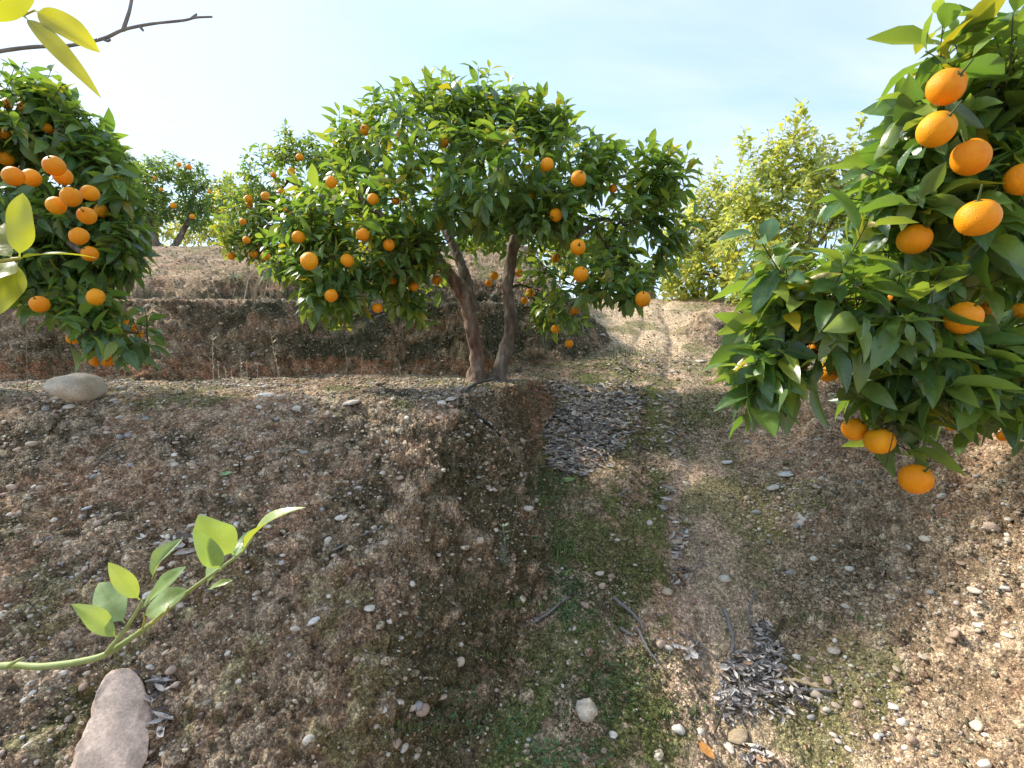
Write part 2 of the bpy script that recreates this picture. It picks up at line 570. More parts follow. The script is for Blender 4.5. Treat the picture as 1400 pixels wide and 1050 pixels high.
def build_ground():
    a_d = np.radians(np.concatenate([np.arange(-53, -14, .155), np.arange(-14, 6, .064), np.arange(6, 53.2, .155)]))
    a_c = np.linspace(R(53), R(307), 50)[1:-1]
    ang = np.concatenate([a_d, a_c])
    r = np.concatenate([np.linspace(.05, 1.15, 24)[:-1], 1.15 * (3.8 / 1.15) ** (np.arange(275) / 275), 3.8 * (5.9 / 3.8) ** (np.arange(118) / 118), 5.9 * (8 / 5.9) ** (np.arange(48) / 48), 8 * (10 / 8) ** (np.arange(26) / 26), 10 * 11 ** (np.arange(41) / 40)])
    na, nr = len(ang), len(r)
    AA, RR = np.meshgrid(ang, r)
    X, Y = (RR * np.sin(AA)).ravel(), (RR * np.cos(AA)).ravel()
    Z = height(X, Y)
    P = np.stack([X, Y, Z], -1)
    # smooth normals of the bare form
    e = .01
    nx = -(height(X + e, Y) - height(X - e, Y)) / (2 * e)
    ny = -(height(X, Y + e) - height(X, Y - e)) / (2 * e)
    NN = np.stack([nx, ny, np.ones_like(nx)], -1)
    NN /= np.linalg.norm(NN, axis=1, keepdims=True)
    steep = sstep(.93, .72, NN[:, 2])
    rad = np.sqrt(X * X + Y * Y)
    near = sstep(11, 6, rad)
    u = X - .257 * np.clip(Y, 0, 9)
    onpath = sstep(.95, .5, np.abs(u)) * sstep(.3, 0, steep)
    # lumps: stretched downhill on steep faces (rain-cut pedestals)
    D = P
    amp = np.maximum(.35, steep) * (1 - .45 * onpath)
    big = fbm(P, 2.1, 3, 3) - .5
    mid = fbm(P, 9, 3, 11) - .5
    gul = np.abs(fbm(P, 6.5, 3, 91) - .5)
    d = big * .13 * np.maximum(.35, steep) + mid * .075 * amp
    d -= sstep(.07, .0, gul) * .012 * steep
    w1, c1 = worley(D + .03 * mid[:, None], 13, 21)
    w2, c2 = worley(P, 34, 31)
    w3, c3 = worley(P + .01 * mid[:, None], 62, 37)
    d += (w1 - .55) * .058 * amp * (.3 + 1.1 * c1) * near
    d += (w2 - .6) * .030 * np.maximum(.4, amp) * (.1 + 1.3 * c2 * c2) * near
    d += (w3 - .6) * .015 * np.maximum(.45, amp) * (c3 > .35) * (.2 + 1.2 * c3) * near
    fine = fbm(P, 55, 3, 41, .7) - .5
    d += fine * .046 * np.maximum(.42, amp) * near
    P2 = P + NN * d[:, None]
    # colour of the soil itself
    n1 = fbm(P, 1.6, 4, 51); n2 = fbm(P, 4.5, 4, 61); n3 = fbm(P, 16, 3, 71)
    C = lambda *c: np.array(c)[None, :]
    col = np.repeat(C(.175, .127, .084), len(P), 0)

    def blend(col, c, m):
        return col * (1 - m[:, None]) + c * m[:, None]
    crust = np.maximum(sstep(.44, .56, n2 * .5 + n3 * .5) * .85, sstep(.55, .66, fbm(P, 26, 3, 161)) * .7)
    crust = np.maximum(crust, .8 * sstep(.41, .52, n2 * .45 + n3 * .55) * (X < .3) * (Y < 3.6))
    crust = crust * (1 - .72 * sstep(.4, .7, u) * (Y < 5))
    col = blend(col, C(.036, .031, .019), crust)
    red = sstep(.56, .66, n1) * sstep(.42, .58, n3 * .4 + n2 * .6)
    red = np.maximum(red, sstep(.60, .66, fbm(P, 3.1, 3, 81)) * .8)
    col = blend(col, C(.25, .145, .092), red * .45)
    tan = sstep(.55, .72, n3) * .5 + sstep(.55, .85, w1) * sstep(.4, .7, c1) * .45
    col = blend(col, C(.36, .285, .205), np.clip(tan, 0, 1) * .75)
    # path: bare dusty tread on the right, moss in the middle and along the bank's foot
    tread = sstep(.10, .22, u) * sstep(.66, .46, u) * sstep(5.4, 4.2, Y) * .85
    up = sstep(4.6, 5.6, Y) * onpath
    col = blend(col, C(.30, .222, .165), np.clip(tread * (.55 + .6 * n2), 0, 1))
    col = blend(col, C(.30, .235, .16), np.clip(up * (.7 + .5 * n2), 0, 1))
    mossm = sstep(.45, .55, n2 * .5 + n3 * .5) * (onpath * sstep(5.6, 4.6, Y)) * (1 - .75 * tread)
    mossm = np.maximum(mossm, sstep(.5, .6, n2) * sstep(-.75, -.42, u) * sstep(-.1, -.3, u) * sstep(3.6, 2.2, Y))
    mossm = np.maximum(mossm, .75 * sstep(.53, .62, fbm(P, 3.7, 4, 101)) * sstep(.7, .2, steep + .2 * (Y > 4.5)))
    mossm = np.maximum(mossm, .6 * sstep(.50, .58, n2 * .6 + n3 * .4) * steep * sstep(-.55, -1.0, Z) * (X < .2))
    moss_c = C(.056, .064, .018) * (1 - n3[:, None]) + C(.080, .090, .030) * n3[:, None]
    col = blend(col, moss_c, np.clip(mossm, 0, 1) * .88)
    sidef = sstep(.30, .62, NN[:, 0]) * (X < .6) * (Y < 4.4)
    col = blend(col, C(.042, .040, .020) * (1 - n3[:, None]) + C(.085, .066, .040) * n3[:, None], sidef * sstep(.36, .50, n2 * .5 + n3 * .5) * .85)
    # dark lichen crust on the bank behind the tree
    lich = sstep(4.2, 4.6, Y + .0 * X) * sstep(.40, .52, n2) * steep * (X < 1.0) * (Z > -.12) * (Z < .62)
    col = blend(col, C(.048, .048, .030), lich * .9)
    redfoot = (Z < -.08) * sstep(3.2, 4.0, Y) * steep * (X < .5)
    col = blend(col, C(.25, .118, .065), redfoot * .6 * sstep(.4, .55, n3))
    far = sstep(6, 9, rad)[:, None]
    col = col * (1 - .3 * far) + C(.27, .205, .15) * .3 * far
    speck = hash3((P[:, 0] * 311).astype(np.int64), (P[:, 1] * 311).astype(np.int64), (P[:, 2] * 311).astype(np.int64), 5)
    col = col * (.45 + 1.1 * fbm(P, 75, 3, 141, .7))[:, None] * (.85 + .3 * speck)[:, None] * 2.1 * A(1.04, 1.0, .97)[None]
    i = np.arange(nr - 1)[:, None] * na
    j = np.arange(na)[None, :]
    k = (j + 1) % na
    F = np.stack([i + j, i + na + j, i + na + k, i + k], -1).reshape(-1, 4)[:, ::-1]
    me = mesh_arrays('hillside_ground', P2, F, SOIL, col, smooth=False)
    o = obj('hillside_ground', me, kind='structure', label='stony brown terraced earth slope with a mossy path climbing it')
    return o, P2, NN, steep, onpath, u, (na, len(a_d), np.gradient(a_d))


def soil_material():
    m, t, N, L = new_mat('soil')
    o = N('ShaderNodeOutputMaterial')
    a = N('ShaderNodeAttribute'); a.attribute_name = 'tint'
    g = N('ShaderNodeNewGeometry')
    wob = N('ShaderNodeTexNoise'); wob.inputs['Scale'].default_value = 120; wob.inputs['Detail'].default_value = 2
    L(g.outputs['Position'], wob.inputs['Vector'])
    wm = N('ShaderNodeVectorMath'); wm.operation = 'MULTIPLY_ADD'; wm.inputs[1].default_value = (.012, .012, .012)
    L(wob.outputs['Color'], wm.inputs[0]); L(g.outputs['Position'], wm.inputs[2])
    fac, hgt = None, None
    for sc, lo, hi, hs in ((95, .62, 1.5, 1.0), (230, .6, 1.55, .4)):
        v = N('ShaderNodeTexVoronoi'); v.inputs['Scale'].default_value = sc
        L(wm.outputs[0], v.inputs['Vector'])
        sp = N('ShaderNodeSeparateColor'); L(v.outputs['Color'], sp.inputs[0])
        pw = N('ShaderNodeMath'); pw.operation = 'POWER'; pw.inputs[1].default_value = 1.6; L(sp.outputs[0], pw.inputs[0])
        mr = N('ShaderNodeMapRange'); mr.inputs['To Min'].default_value = lo; mr.inputs['To Max'].default_value = hi
        L(pw.outputs[0], mr.inputs[0])
        h = N('ShaderNodeMath'); h.operation = 'MULTIPLY_ADD'; h.inputs[1].default_value = -hs
        L(v.outputs['Distance'], h.inputs[0]); L(mr.outputs[0], h.inputs[2])
        if fac is None:
            fac, hgt = mr.outputs[0], h.outputs[0]
        else:
            q = N('ShaderNodeMath'); q.operation = 'MULTIPLY'; L(fac, q.inputs[0]); L(mr.outputs[0], q.inputs[1]); fac = q.outputs[0]
            q = N('ShaderNodeMath'); q.operation = 'MULTIPLY_ADD'; q.inputs[1].default_value = .4; L(h.outputs[0], q.inputs[0]); L(hgt, q.inputs[2]); hgt = q.outputs[0]
    mm = N('ShaderNodeMix'); mm.data_type = 'RGBA'; mm.blend_type = 'MULTIPLY'; mm.inputs['Factor'].default_value = 1
    L(a.outputs['Color'], mm.inputs[6]); L(fac, mm.inputs[7])
    p = N('ShaderNodeBsdfPrincipled'); p.inputs['Roughness'].default_value = .95; p.inputs['Specular IOR Level'].default_value = .12
    L(mm.outputs[2], p.inputs['Base Color'])
    b = N('ShaderNodeBump'); b.inputs['Strength'].default_value = .9; b.inputs['Distance'].default_value = .007
    L(hgt, b.inputs['Height']); L(b.outputs[0], p.inputs['Normal'])
    L(p.outputs[0], o.inputs['Surface'])
    return m


SOIL = soil_material()
ground, GP, GN, GST, GON, GU, (gna, gnd, gdth) = build_ground()
bpy.context.view_layer.update()
BVH = BVHTree.FromObject(ground, bpy.context.evaluated_depsgraph_get())


def hit(px, py):
    d = Vector(ray(px, py)).normalized()
    p, n, i, t = BVH.ray_cast(Vector((0, 0, 0)), d)
    return (None, None) if p is None else (np.array(p), np.array(n) * (1 if n.z >= 0 else -1))


def drop(x, y):
    p, n, i, t = BVH.ray_cast(Vector((x, y, 8)), Vector((0, 0, -1)))
    return (np.array(p), np.array(n)) if p is not None else (np.array([x, y, float(height(np.array([x]), np.array([y]))[0])]), np.array([0, 0, 1.]))


# ------------------------------------------------------------------ leaf meshes
def leaf_mesh(name, nl, half, width, fold, bend, wave, mat, seed, petiole=.10, pw=(.82, .85)):
    """unit-length leaf along +Y, width across X, face up +Z; half columns a side"""
    rr = np.random.default_rng(seed)
    ts = np.concatenate([[0], np.linspace(petiole, 1, nl)])
    V, rib, vn = [], [], []
    y = z = 0.0
    prev = 0
    ph = rr.random() * 6
    for t in ts:
        s = max(0, (t - petiole) / (1 - petiole))
        a = -bend * t
        y += (t - prev) * math.cos(a); z += (t - prev) * math.sin(a); prev = t
        wd = width * .5 * max(.05, (math.sin(math.pi * s ** pw[0]) ** pw[1]) * (1 - .12 * s)) if s < 1 else .004
        if t == 0: wd = .014
        for c in range(-half, half + 1):
            f = c / half
            x = wd * f
            zz = z + abs(x) * fold - (f * f) * wd * .12 + wave * wd * math.sin(7 * t + ph + (2 if f > 0 else 0)) * abs(f)
            V.append((x, y, zz)); rib.append(1 - abs(f)); vn.append(s * 8 - abs(f) * 1.6 * (1 if t > 0 else 0) + 2)
    n = 2 * half + 1
    F = []
    for i in range(len(ts) - 1):
        for c in range(n - 1):
            F.append((i * n + c, i * n + c + 1, (i + 1) * n + c + 1, (i + 1) * n + c))
    V = np.array(V); F = np.array(F)
    me = mesh_arrays(name, V, F, mat)
    a = me.attributes.new('rib', 'FLOAT', 'POINT')
    a.data.foreach_set('value', np.array(rib, dtype=np.float32))
    a = me.attributes.new('vein', 'FLOAT', 'POINT')
    a.data.foreach_set('value', np.array(vn, dtype=np.float32))
    return me, V, F, np.array(rib)


def leaf_set(mat, nl, half, w0, n=5, seed=0):
    rr = np.random.default_rng(seed)
    out = []
    for k in range(n):
        out.append(leaf_mesh('leaf_blade', nl, half, w0 * rr.uniform(.85, 1.15), rr.uniform(.1, .75), rr.uniform(.1, 1.25), rr.uniform(.08, .34), mat, seed + k))
    return out


def frames(dirs, ups, roll):
    d = dirs / np.linalg.norm(dirs, axis=1, keepdims=True)
    n = ups - d * np.sum(ups * d, 1, keepdims=True)
    n /= np.linalg.norm(n, axis=1, keepdims=True) + 1e-9
    s = np.cross(d, n)
    c, q = np.cos(roll)[:, None], np.sin(roll)[:, None]
    n2 = n * c + s * q
    s2 = np.cross(d, n2)
    return np.stack([s2, d, n2], -1)          # columns X (side), Y (along), Z (face)


def norm(v):
    v = np.asarray(v, float)
    return v / (np.linalg.norm(v, axis=-1, keepdims=True) + 1e-9)


ICO = None


def ico(sub):
    import bmesh
    bm = bmesh.new()
    bmesh.ops.create_icosphere(bm, subdivisions=sub, radius=1)
    bm.verts.ensure_lookup_table()
    V = np.array([v.co[:] for v in bm.verts]); F = np.array([[v.index for v in f.verts] for f in bm.faces])
    bm.free()
    return V, F


def orange_mesh(seed):
    import bmesh
    bm = bmesh.new()
    bmesh.ops.create_uvsphere(bm, u_segments=28, v_segments=18, radius=1)
    V = np.array([v.co[:] for v in bm.verts]); F = [[v.index for v in f.verts] for f in bm.faces]
    bm.free()
    r = 1 + .05 * (fbm(V + seed * 3.1, 1.1, 2, seed) - .5) * 2
    rho = np.sqrt(V[:, 0] ** 2 + V[:, 1] ** 2)
    V = V * r[:, None]
    V[:, 2] *= .95 + .06 * (seed % 3)
    V[:, 2] -= .10 * np.exp(-(rho / .22) ** 2) * np.sign(V[:, 2]) * (V[:, 2] > 0) + .03 * np.exp(-(rho / .15) ** 2) * (V[:, 2] < 0) * -1
    me = bpy.data.meshes.new('orange_fruit')
    me.from_pydata(V.tolist(), [], F)
    me.polygons.foreach_set('use_smooth', np.ones(len(me.polygons), dtype=bool))
    me.materials.append(M['orange'])
    return me


ORANGES = [orange_mesh(k) for k in range(4)]


def calyx_mesh():
    parts = [tube([(0, 0, .84), (.02, 0, 1.02), (.07, .02, 1.35), (.16, .03, 1.75)], [.11, .07, .05, .05], 7)]
    V, F = parts[0]
    a = np.linspace(0, 2 * np.pi, 11)[:-1]
    rr = np.where(np.arange(10) % 2 == 0, .27, .13)
    star = np.stack([rr * np.cos(a), rr * np.sin(a), np.full(10, .90)], -1)
    star = np.vstack([star, [[0, 0, .96]]])
    SF = np.array([[k, (k + 1) % 10, 10, 10] for k in range(10)])
    V, F = join([(V, F), (star, SF)])
    return mesh_py('calyx', V, F, M['calyx'])


CALYX = calyx_mesh()


def put_leaf_objects(root, variants, idx, Rm, pos, sc, which, M_leaf=None):
    T = -np.array(world_loc(root))
    for i in which:
        m = np.eye(4)
        m[:3, :3] = Rm[i] * sc[i]
        m[:3, 3] = pos[i] + T
        o = bpy.data.objects.new('leaf', variants[idx[i]][0])
        COL.objects.link(o)
        o.parent = root
        o.matrix_basis = Matrix(m.tolist())


def merged_leaves(name, root, variants, idx, Rm, pos, sc, which, rnd, mat):
    if variants is V_NEAR: variants = V_NEAR_LOW
    T = -np.array(world_loc(root))
    VV, FF, RB, RD, o = [], [], [], [], 0
    for k, (me, V, F, rib) in enumerate(variants):
        s = which[idx[which] == k]
        if not len(s): continue
        W = np.einsum('nij,vj->nvi', Rm[s] * sc[s][:, None, None], V) + pos[s][:, None, :] + T
        n, v = len(s), len(V)
        VV.append(W.reshape(-1, 3))
        FF.append((F[None] + (np.arange(n) * v)[:, None, None]).reshape(-1, F.shape[1]) + o)
        RB.append(np.tile(rib, n)); RD.append(np.repeat(rnd[s], v))
        o += n * v
    me = mesh_arrays(name, np.vstack(VV), np.vstack(FF), mat, rnd=np.concatenate(RD))
    a = me.attributes.new('rib', 'FLOAT', 'POINT')
    a.data.foreach_set('value', np.concatenate(RB).astype(np.float32))
    p = part_at(name, me, root, kind='stuff')
    p.location = (0, 0, 0)
    return p


def make_tree(name, label, group, root_pos, stems, lobes, leaf_len, variants, fol_mat, leaf_objs=300, fruit=(), fruit_d=.082,
              clear=(), seed=1, per=9, cl_density=1.0, droop=.35, rnd_shift=0.0, spread=(38, 82), shell=.62, twig_len=.13, sprigs=(), up=.35, shoots_n=0, sidesT=18):
    """stems: (points, r0, r1, material key, part name); lobes: (centre, radii, clusters); fruit: (px, py, d_px[, Y])"""
    rr = np.random.default_rng(seed)
    t = thing(name, label, 'tree', Vector(root_pos), group)
    T = -np.array(root_pos)
    nodes, nrad = [], []
    for pts, r0, r1, mk, pn in stems:
        P = resample(pts, 9 * len(pts))
        P = P + (fbm(P * 1.0 + seed, 5, 2, seed)[:, None] - .5) * .02
        rad = np.linspace(r0, r1, len(P)) * (1 + .28 * (fbm(P, 11, 2, seed + 3) - .5))
        if pn == 'trunk':
            rad[:8] *= np.array([2.3, 1.8, 1.5, 1.3, 1.18, 1.1, 1.05, 1.02])
        V, F = tube(P, rad, sidesT)
        nrm = (fbm(V * np.array([1, 1, .5]), 34, 3, seed + 5) - .5) + .6 * (fbm(V, 12, 2, seed + 6) - .5)
        c = np.repeat(P, sidesT, 0)
        V[:len(c)] += (V[:len(c)] - c) * (nrm[:len(c), None] * .85)
        part_at(pn, mesh_py(pn, V + T * 0, F, M[mk]), t)
        k = max(1, len(P) // 3)
        for q in range(k, len(P)):
            nodes.append(P[q]); nrad.append(rad[q])
    nodes = list(nodes); n0 = len(nodes)
    # twig clusters over the lobes
    CP, CD = [], []
    for c, rd, cnt in lobes:
        c = np.asarray(c, float); rd = np.asarray(rd, float)
        cnt = int(cnt * cl_density)
        v = norm(rr.normal(size=(cnt, 3)))
        q = shell + (1 - shell) * rr.random(cnt) ** .6
        p = c + v * rd * q[:, None]
        lump = fbm(p, 3.2, 2, seed + 9)
        keep = lump > .36 + .12 * (q < .8)
        p, v = p[keep], v[keep]
        d = norm(v / rd * rd.mean() * .9 + np.array([0, 0, up]) + rr.normal(size=p.shape) * .45)
        CP.append(p); CD.append(d)
    for q in range(shoots_n):
        c, rd, cnt = lobes[rr.integers(len(lobes))]
        v = norm(rr.normal(size=3)); v[2] = abs(v[2]) * .8 + .15; v = norm(v)
        b = np.asarray(c) + v * np.asarray(rd)
        u = norm(v * .5 + A(0, 0, .9) + rr.normal(size=3) * .3)
        for e in range(rr.integers(1, 4)):
            CP.append((b + u * (e * .062) * leaf_len / .1)[None]); CD.append(u[None])
    for p, d in sprigs:
        CP.append(np.asarray(p, float)[None]); CD.append(norm(np.asarray(d, float))[None])
    CP, CD = np.vstack(CP), np.vstack(CD)
    if clear:
        px, py, dp = proj(CP)
        k = np.ones(len(CP), bool)
        for (cx, cy, rx, ry, ymax) in clear:
            k &= ~((((px - cx) / rx) ** 2 + ((py - cy) / ry) ** 2 < 1) & (CP[:, 1] < ymax))
        CP, CD = CP[k], CD[k]
    # branchlets: join each cluster to the nearest wood so far
    base = np.array(nodes[:n0])
    order = np.argsort([np.min(np.linalg.norm(base - p, axis=1)) for p in CP])
    NP = np.zeros((n0 + 4 * len(CP), 3)); NP[:n0] = base; cnt = n0
    par = {}
    chains = []
    for i in order:
        p, d = CP[i], CD[i]
        b = p - d * twig_len
        dist = np.linalg.norm(NP[:cnt] - b, axis=1)
        if cnt > n0:
            dist[n0:] += .02
        j = int(np.argmin(dist))
        a = NP[j]
        m = (a + b) / 2 + rr.normal(size=3) * .12 * dist[j] + np.array([0, 0, .05 * dist[j]])
        ch = resample([a, m, b, p], 7)
        ids = [j]
        for q in (2, 4, 6):
            NP[cnt] = ch[q]; par[cnt] = ids[-1]; ids.append(cnt); cnt += 1
        chains.append((ch, ids))
    wgt = np.zeros(cnt)
    for ch, ids in chains: wgt[ids[-1]] += 1
    for k in range(cnt - 1, n0 - 1, -1):
        wgt[par[k]] += wgt[k]
    tb = []
    for ch, ids in chains:
        w0 = .0021 * max(1, wgt[ids[1]]) ** .42; w1 = .0016
        tb.append(tube(ch, np.linspace(min(w0, .02), w1, len(ch)), 4, cap=False))
    V, F = join(tb)
    me = mesh_arrays('twigs', V, F, M['twig'])
    part_at('twigs', me, t, kind='stuff')
    # leaves
    n = len(CP)
    k = rr.integers(per - 2, per + 3, n)
    ci = np.repeat(np.arange(n), k)
    jj = np.concatenate([np.arange(q) for q in k])
    f = (jj + rr.random(len(jj)) * .6) / np.repeat(k, k)
    d = CD[ci]
    pos = CP[ci] - d * (f * (twig_len * 1.25))[:, None]
    a = jj * 2.399 + rr.random(n)[ci] * 6.28 + rr.normal(size=len(jj)) * .3
    ref = np.where(np.abs(d[:, 2:3]) < .9, np.array([[0, 0, 1.]]), np.array([[1., 0, 0]]))
    e1 = norm(np.cross(d, ref)); e2 = np.cross(d, e1)
    ph = np.radians(spread[0] + (spread[1] - spread[0]) * np.clip(f + rr.normal(size=len(f)) * .15, 0, 1))
    ld = d * np.cos(ph)[:, None] + (e1 * np.cos(a)[:, None] + e2 * np.sin(a)[:, None]) * np.sin(ph)[:, None]
    ld = norm(ld + np.array([0, 0, -1]) * (droop * rr.uniform(.2, 1.5, len(f)))[:, None])
    upv = norm(d * .6 + np.array([0, 0, 1.]) + rr.normal(size=ld.shape) * .35)
    Rm = frames(ld, upv, rr.normal(size=len(f)) * .35)
    sc = leaf_len * np.clip(rr.normal(1, .25, len(f)), .45, 1.5) * (1 - .3 * (f < .12))
    idx = rr.integers(0, len(variants), len(f))
    crn = rr.normal(0, .12, n)[ci]
    rnd = np.clip(rr.beta(2.2, 2.6, len(f)) + crn + rnd_shift - .12 * (f > .6) + .1 * (f < .2), 0, 1)
    mid = pos + ld * (sc * .5)[:, None]
    px, py, dp = proj(mid)
    keep = np.ones(len(f), bool)
    # fruit sits at the outside of the crown: leaves right in front of one are few
    fpos = []
    for fr in fruit:
        x, y, dpx = fr[:3]
        Yd = fr[3] if len(fr) > 3 else fruit_d * FPX / dpx
        P = U(x, y, Yd)
        fpos.append((P, dpx * Yd / FPX * .5))
        inc = ((px - x) ** 2 + (py - y) ** 2 < (dpx * .5 + FPX * sc / np.maximum(dp, .2) * (.34 if dpx > 30 else .24)) ** 2) & (mid[:, 1] < Yd + .03)
        keep &= ~(inc & (rr.random(len(f)) < (.95 if dpx > 30 else .88)))
    for (cx, cy, rx, ry, ymax) in clear:
        keep &= ~((((px - cx) / rx) ** 2 + ((py - cy) / ry) ** 2 < .9) & (mid[:, 1] < ymax))
    keep &= mid[:, 1] > .25
    ok = np.where(keep)[0]
    # the leaves that show largest, front ones first, become parts of their own
    if leaf_objs:
        o = ok[np.argsort(dp[ok])]
        seen, chosen = set(), []
        for i in o:
            if not (-10 < px[i] < 1410 and -10 < py[i] < 1060): continue
            s = FPX * sc[i] / dp[i]
            if s < 9: continue
            cell = (int(px[i] / (s * .30)), int(py[i] / (s * .30)))
            if cell in seen: continue
            seen.add(cell); chosen.append(i)
        chosen = sorted(chosen, key=lambda i: -sc[i] / dp[i])[:leaf_objs]
        put_leaf_objects(t, variants, idx, Rm, pos, sc, chosen)
        rest = np.setdiff1d(ok, np.array(chosen, int))
    else:
        rest = ok
    merged_leaves('foliage', t, variants, idx, Rm, pos, sc, rest, rnd, fol_mat)
    for q, (P, r) in enumerate(fpos):
        o = bpy.data.objects.new('orange', ORANGES[q % 4])
        COL.objects.link(o)
        o.parent = t
        tilt = Matrix.Rotation(rr.normal() * .5 + .35, 4, 'X') @ Matrix.Rotation(rr.normal() * .35, 4, 'Y') @ Matrix.Rotation(rr.random() * 6.28, 4, 'Z')
        o.matrix_basis = Matrix.Translation(Vector(P + T)) @ tilt @ Matrix.Diagonal((r, r, r, 1))
        c = bpy.data.objects.new('calyx', CALYX)
        COL.objects.link(c)
        c.parent = o
    return t


V_MAIN = leaf_set(M['orange_leaf'], 5, 1, .33, 6, 100)
V_NEAR = leaf_set(M['orange_leaf'], 6, 2, .41, 6, 200)
V_NEAR_LOW = leaf_set(M['orange_leaf'], 5, 1, .41, 6, 200)
V_FAR = leaf_set(M['orange_leaf'], 3, 1, .42, 4, 300)
V_LEM = leaf_set(M['lemon_foliage'], 3, 1, .56, 4, 400)


def lobe(px, py, rx, ry, Y, n, dy=None):
    c = U(px, py, Y)
    a, b = rx * Y / FPX, ry * Y / FPX
    return (c, (a, dy if dy is not None else (a + b) / 2, b), n)


# ------------------------------------------------------------------ main orange tree
YT = 3.9
gz = drop(U(668, 520, YT)[0], YT)[0]


def S(Y, *pts):
    return [U(a, b, Y + (c[0] if c else 0)) for a, b, *c in pts]


main_fruit = [(499, 178, 14, 3.3), (607, 195, 13, 3.3), (453, 249, 15, 2.9), (748, 225, 18, 3.0), (791, 244, 21), (510, 272, 15, 2.9), (760, 294, 17, 3.1), (408, 324, 17, 2.95),
              (496, 321, 18, 2.9), (532, 335, 16, 3.0), (423, 357, 23), (475, 356, 18, 2.95), (790, 338, 21), (794, 375, 21), (760, 353, 12, 3.8), (536, 382, 14, 3.3), (566, 391, 14, 3.3),
              (597, 383, 13, 3.6), (453, 404, 17, 2.95), (516, 421, 14, 3.2), (676, 377, 12, 4.4), (668, 387, 10, 4.5), (710, 373, 11, 4.4), (725, 400, 13, 4.0), (717, 411, 10, 4.2),
              (879, 409, 21), (785, 425, 13, 3.7), (759, 450, 12, 3.7), (778, 470, 12, 3.7), (838, 258, 11, 3.3), (725, 271, 10, 3.3), (541, 275, 11, 3.2), (545, 186, 10, 3.5)]
stemsM = [
    (S(YT, (654, 526, -.02), (649, 476, -.03), (641, 424, -.06), (628, 394, -.12), (608, 368, -.22), (583, 346, -.34)), .056, .034, 'peeling_bark', 'trunk'),
    (S(YT, (645, 424, .0), (640, 388, .05), (628, 355, .12), (614, 325, .2), (600, 285, .3), (590, 240, .35)), .048, .024, 'bark', 'limb'),
    (S(YT, (676, 526, .0), (692, 477, .02), (700, 440, .03), (694, 403, .02), (696, 372, .0), (702, 340, -.03), (707, 318, -.05)), .054, .038, 'bark', 'trunk'),
    (S(YT, (706, 322, -.05), (697, 298, -.02), (690, 270, .1), (680, 230, .2), (675, 190, .2)), .036, .018, 'bark', 'limb'),
    (S(YT, (707, 320, -.05), (724, 306, -.1), (746, 317, -.2), (771, 308, -.3), (788, 320, -.4), (820, 300, -.45)), .034, .018, 'bark', 'limb'),
    (S(YT, (583, 346, -.34), (560, 322, -.45), (530, 300, -.6), (490, 270, -.65)), .036, .015, 'peeling_bark', 'limb'),
    (S(YT, (608, 368, -.22), (585, 330, -.2), (570, 290, -.3), (560, 240, -.4), (565, 190, -.4)), .026, .012, 'bark', 'limb'),
    (S(YT, (724, 306, -.1), (760, 270, .1), (810, 250, .2), (860, 240, .1)), .026, .012, 'bark', 'limb'),
    (S(YT, (614, 325, .2), (650, 300, .4), (720, 290, .7), (790, 320, .8)), .026, .012, 'bark', 'limb'),
]
lobesM = [
    lobe(555, 225, 118, 92, 3.5, 90), lobe(690, 195, 85, 70, 3.6, 70), lobe(490, 315, 100, 92, 3.3, 90), lobe(815, 270, 110, 78, 3.5, 100),
    lobe(870, 330, 66, 72, 3.4, 62), lobe(640, 240, 100, 70, 3.15, 70), lobe(750, 235, 80, 65, 3.3, 60), lobe(765, 395, 55, 62, 3.8, 46),
    lobe(575, 385, 60, 55, 3.5, 46), lobe(460, 390, 55, 55, 3.25, 40), lobe(650, 215, 190, 95, 4.4, 110), lobe(840, 385, 55, 35, 3.1, 26),
    lobe(550, 290, 70, 50, 3.1, 44), lobe(420, 325, 60, 60, 3.3, 40), lobe(770, 330, 80, 50, 4.3, 44), lobe(905, 240, 42, 42, 3.45, 20),
    lobe(490, 208, 46, 40, 3.5, 24), lobe(645, 172, 80, 38, 3.6, 40), lobe(570, 158, 46, 36, 3.55, 26), lobe(740, 165, 40, 30, 3.6, 18), lobe(395, 350, 40, 40, 3.35, 24), lobe(720, 320, 60, 30, 4.6, 22), lobe(560, 330, 60, 40, 4.5, 24), lobe(640, 285, 60, 30, 3.2, 34), lobe(545, 340, 50, 40, 3.2, 34), lobe(740, 300, 60, 26, 3.2, 22), lobe(700, 320, 90, 30, 4.5, 40),
]
sprM = []
for (x, y, Y) in [(590, 118, 3.5), (597, 140, 3.5), (583, 135, 3.55), (577, 150, 3.5), (604, 160, 3.5), (696, 108, 3.6), (690, 128, 3.6), (703, 132, 3.6), (686, 148, 3.6), (772, 138, 3.5), (765, 155, 3.5),
                  (757, 172, 3.5), (480, 150, 3.6), (492, 143, 3.6), (640, 128, 3.7), (655, 140, 3.7), (628, 145, 3.6), (730, 140, 3.6), (505, 150, 3.6), (890, 195, 3.4), (940, 208, 3.4), (928, 222, 3.4), (850, 200, 3.4), (545, 160, 3.6), (720, 150, 3.6)]:
    sprM.append((U(x, y, Y), rng.normal(size=3) * .25 + np.array([.15 if x > 700 else -.1, 0, 1])))
make_tree('orange_tree', 'large round orange tree with two forking bare trunks standing on the terrace edge', 'orange trees on the terraces', gz, stemsM, lobesM, .112,
          V_MAIN, M['orange_foliage'], 300, main_fruit, .085, clear=[(660, 420, 62, 82, 4.2), (655, 470, 70, 70, 5), (500, 490, 130, 45, 6), (695, 355, 24, 40, 4.0)],
          seed=11, shoots_n=46, per=9, cl_density=1.28, rnd_shift=.1, droop=.2, sprigs=sprM, up=.55, spread=(28, 78))

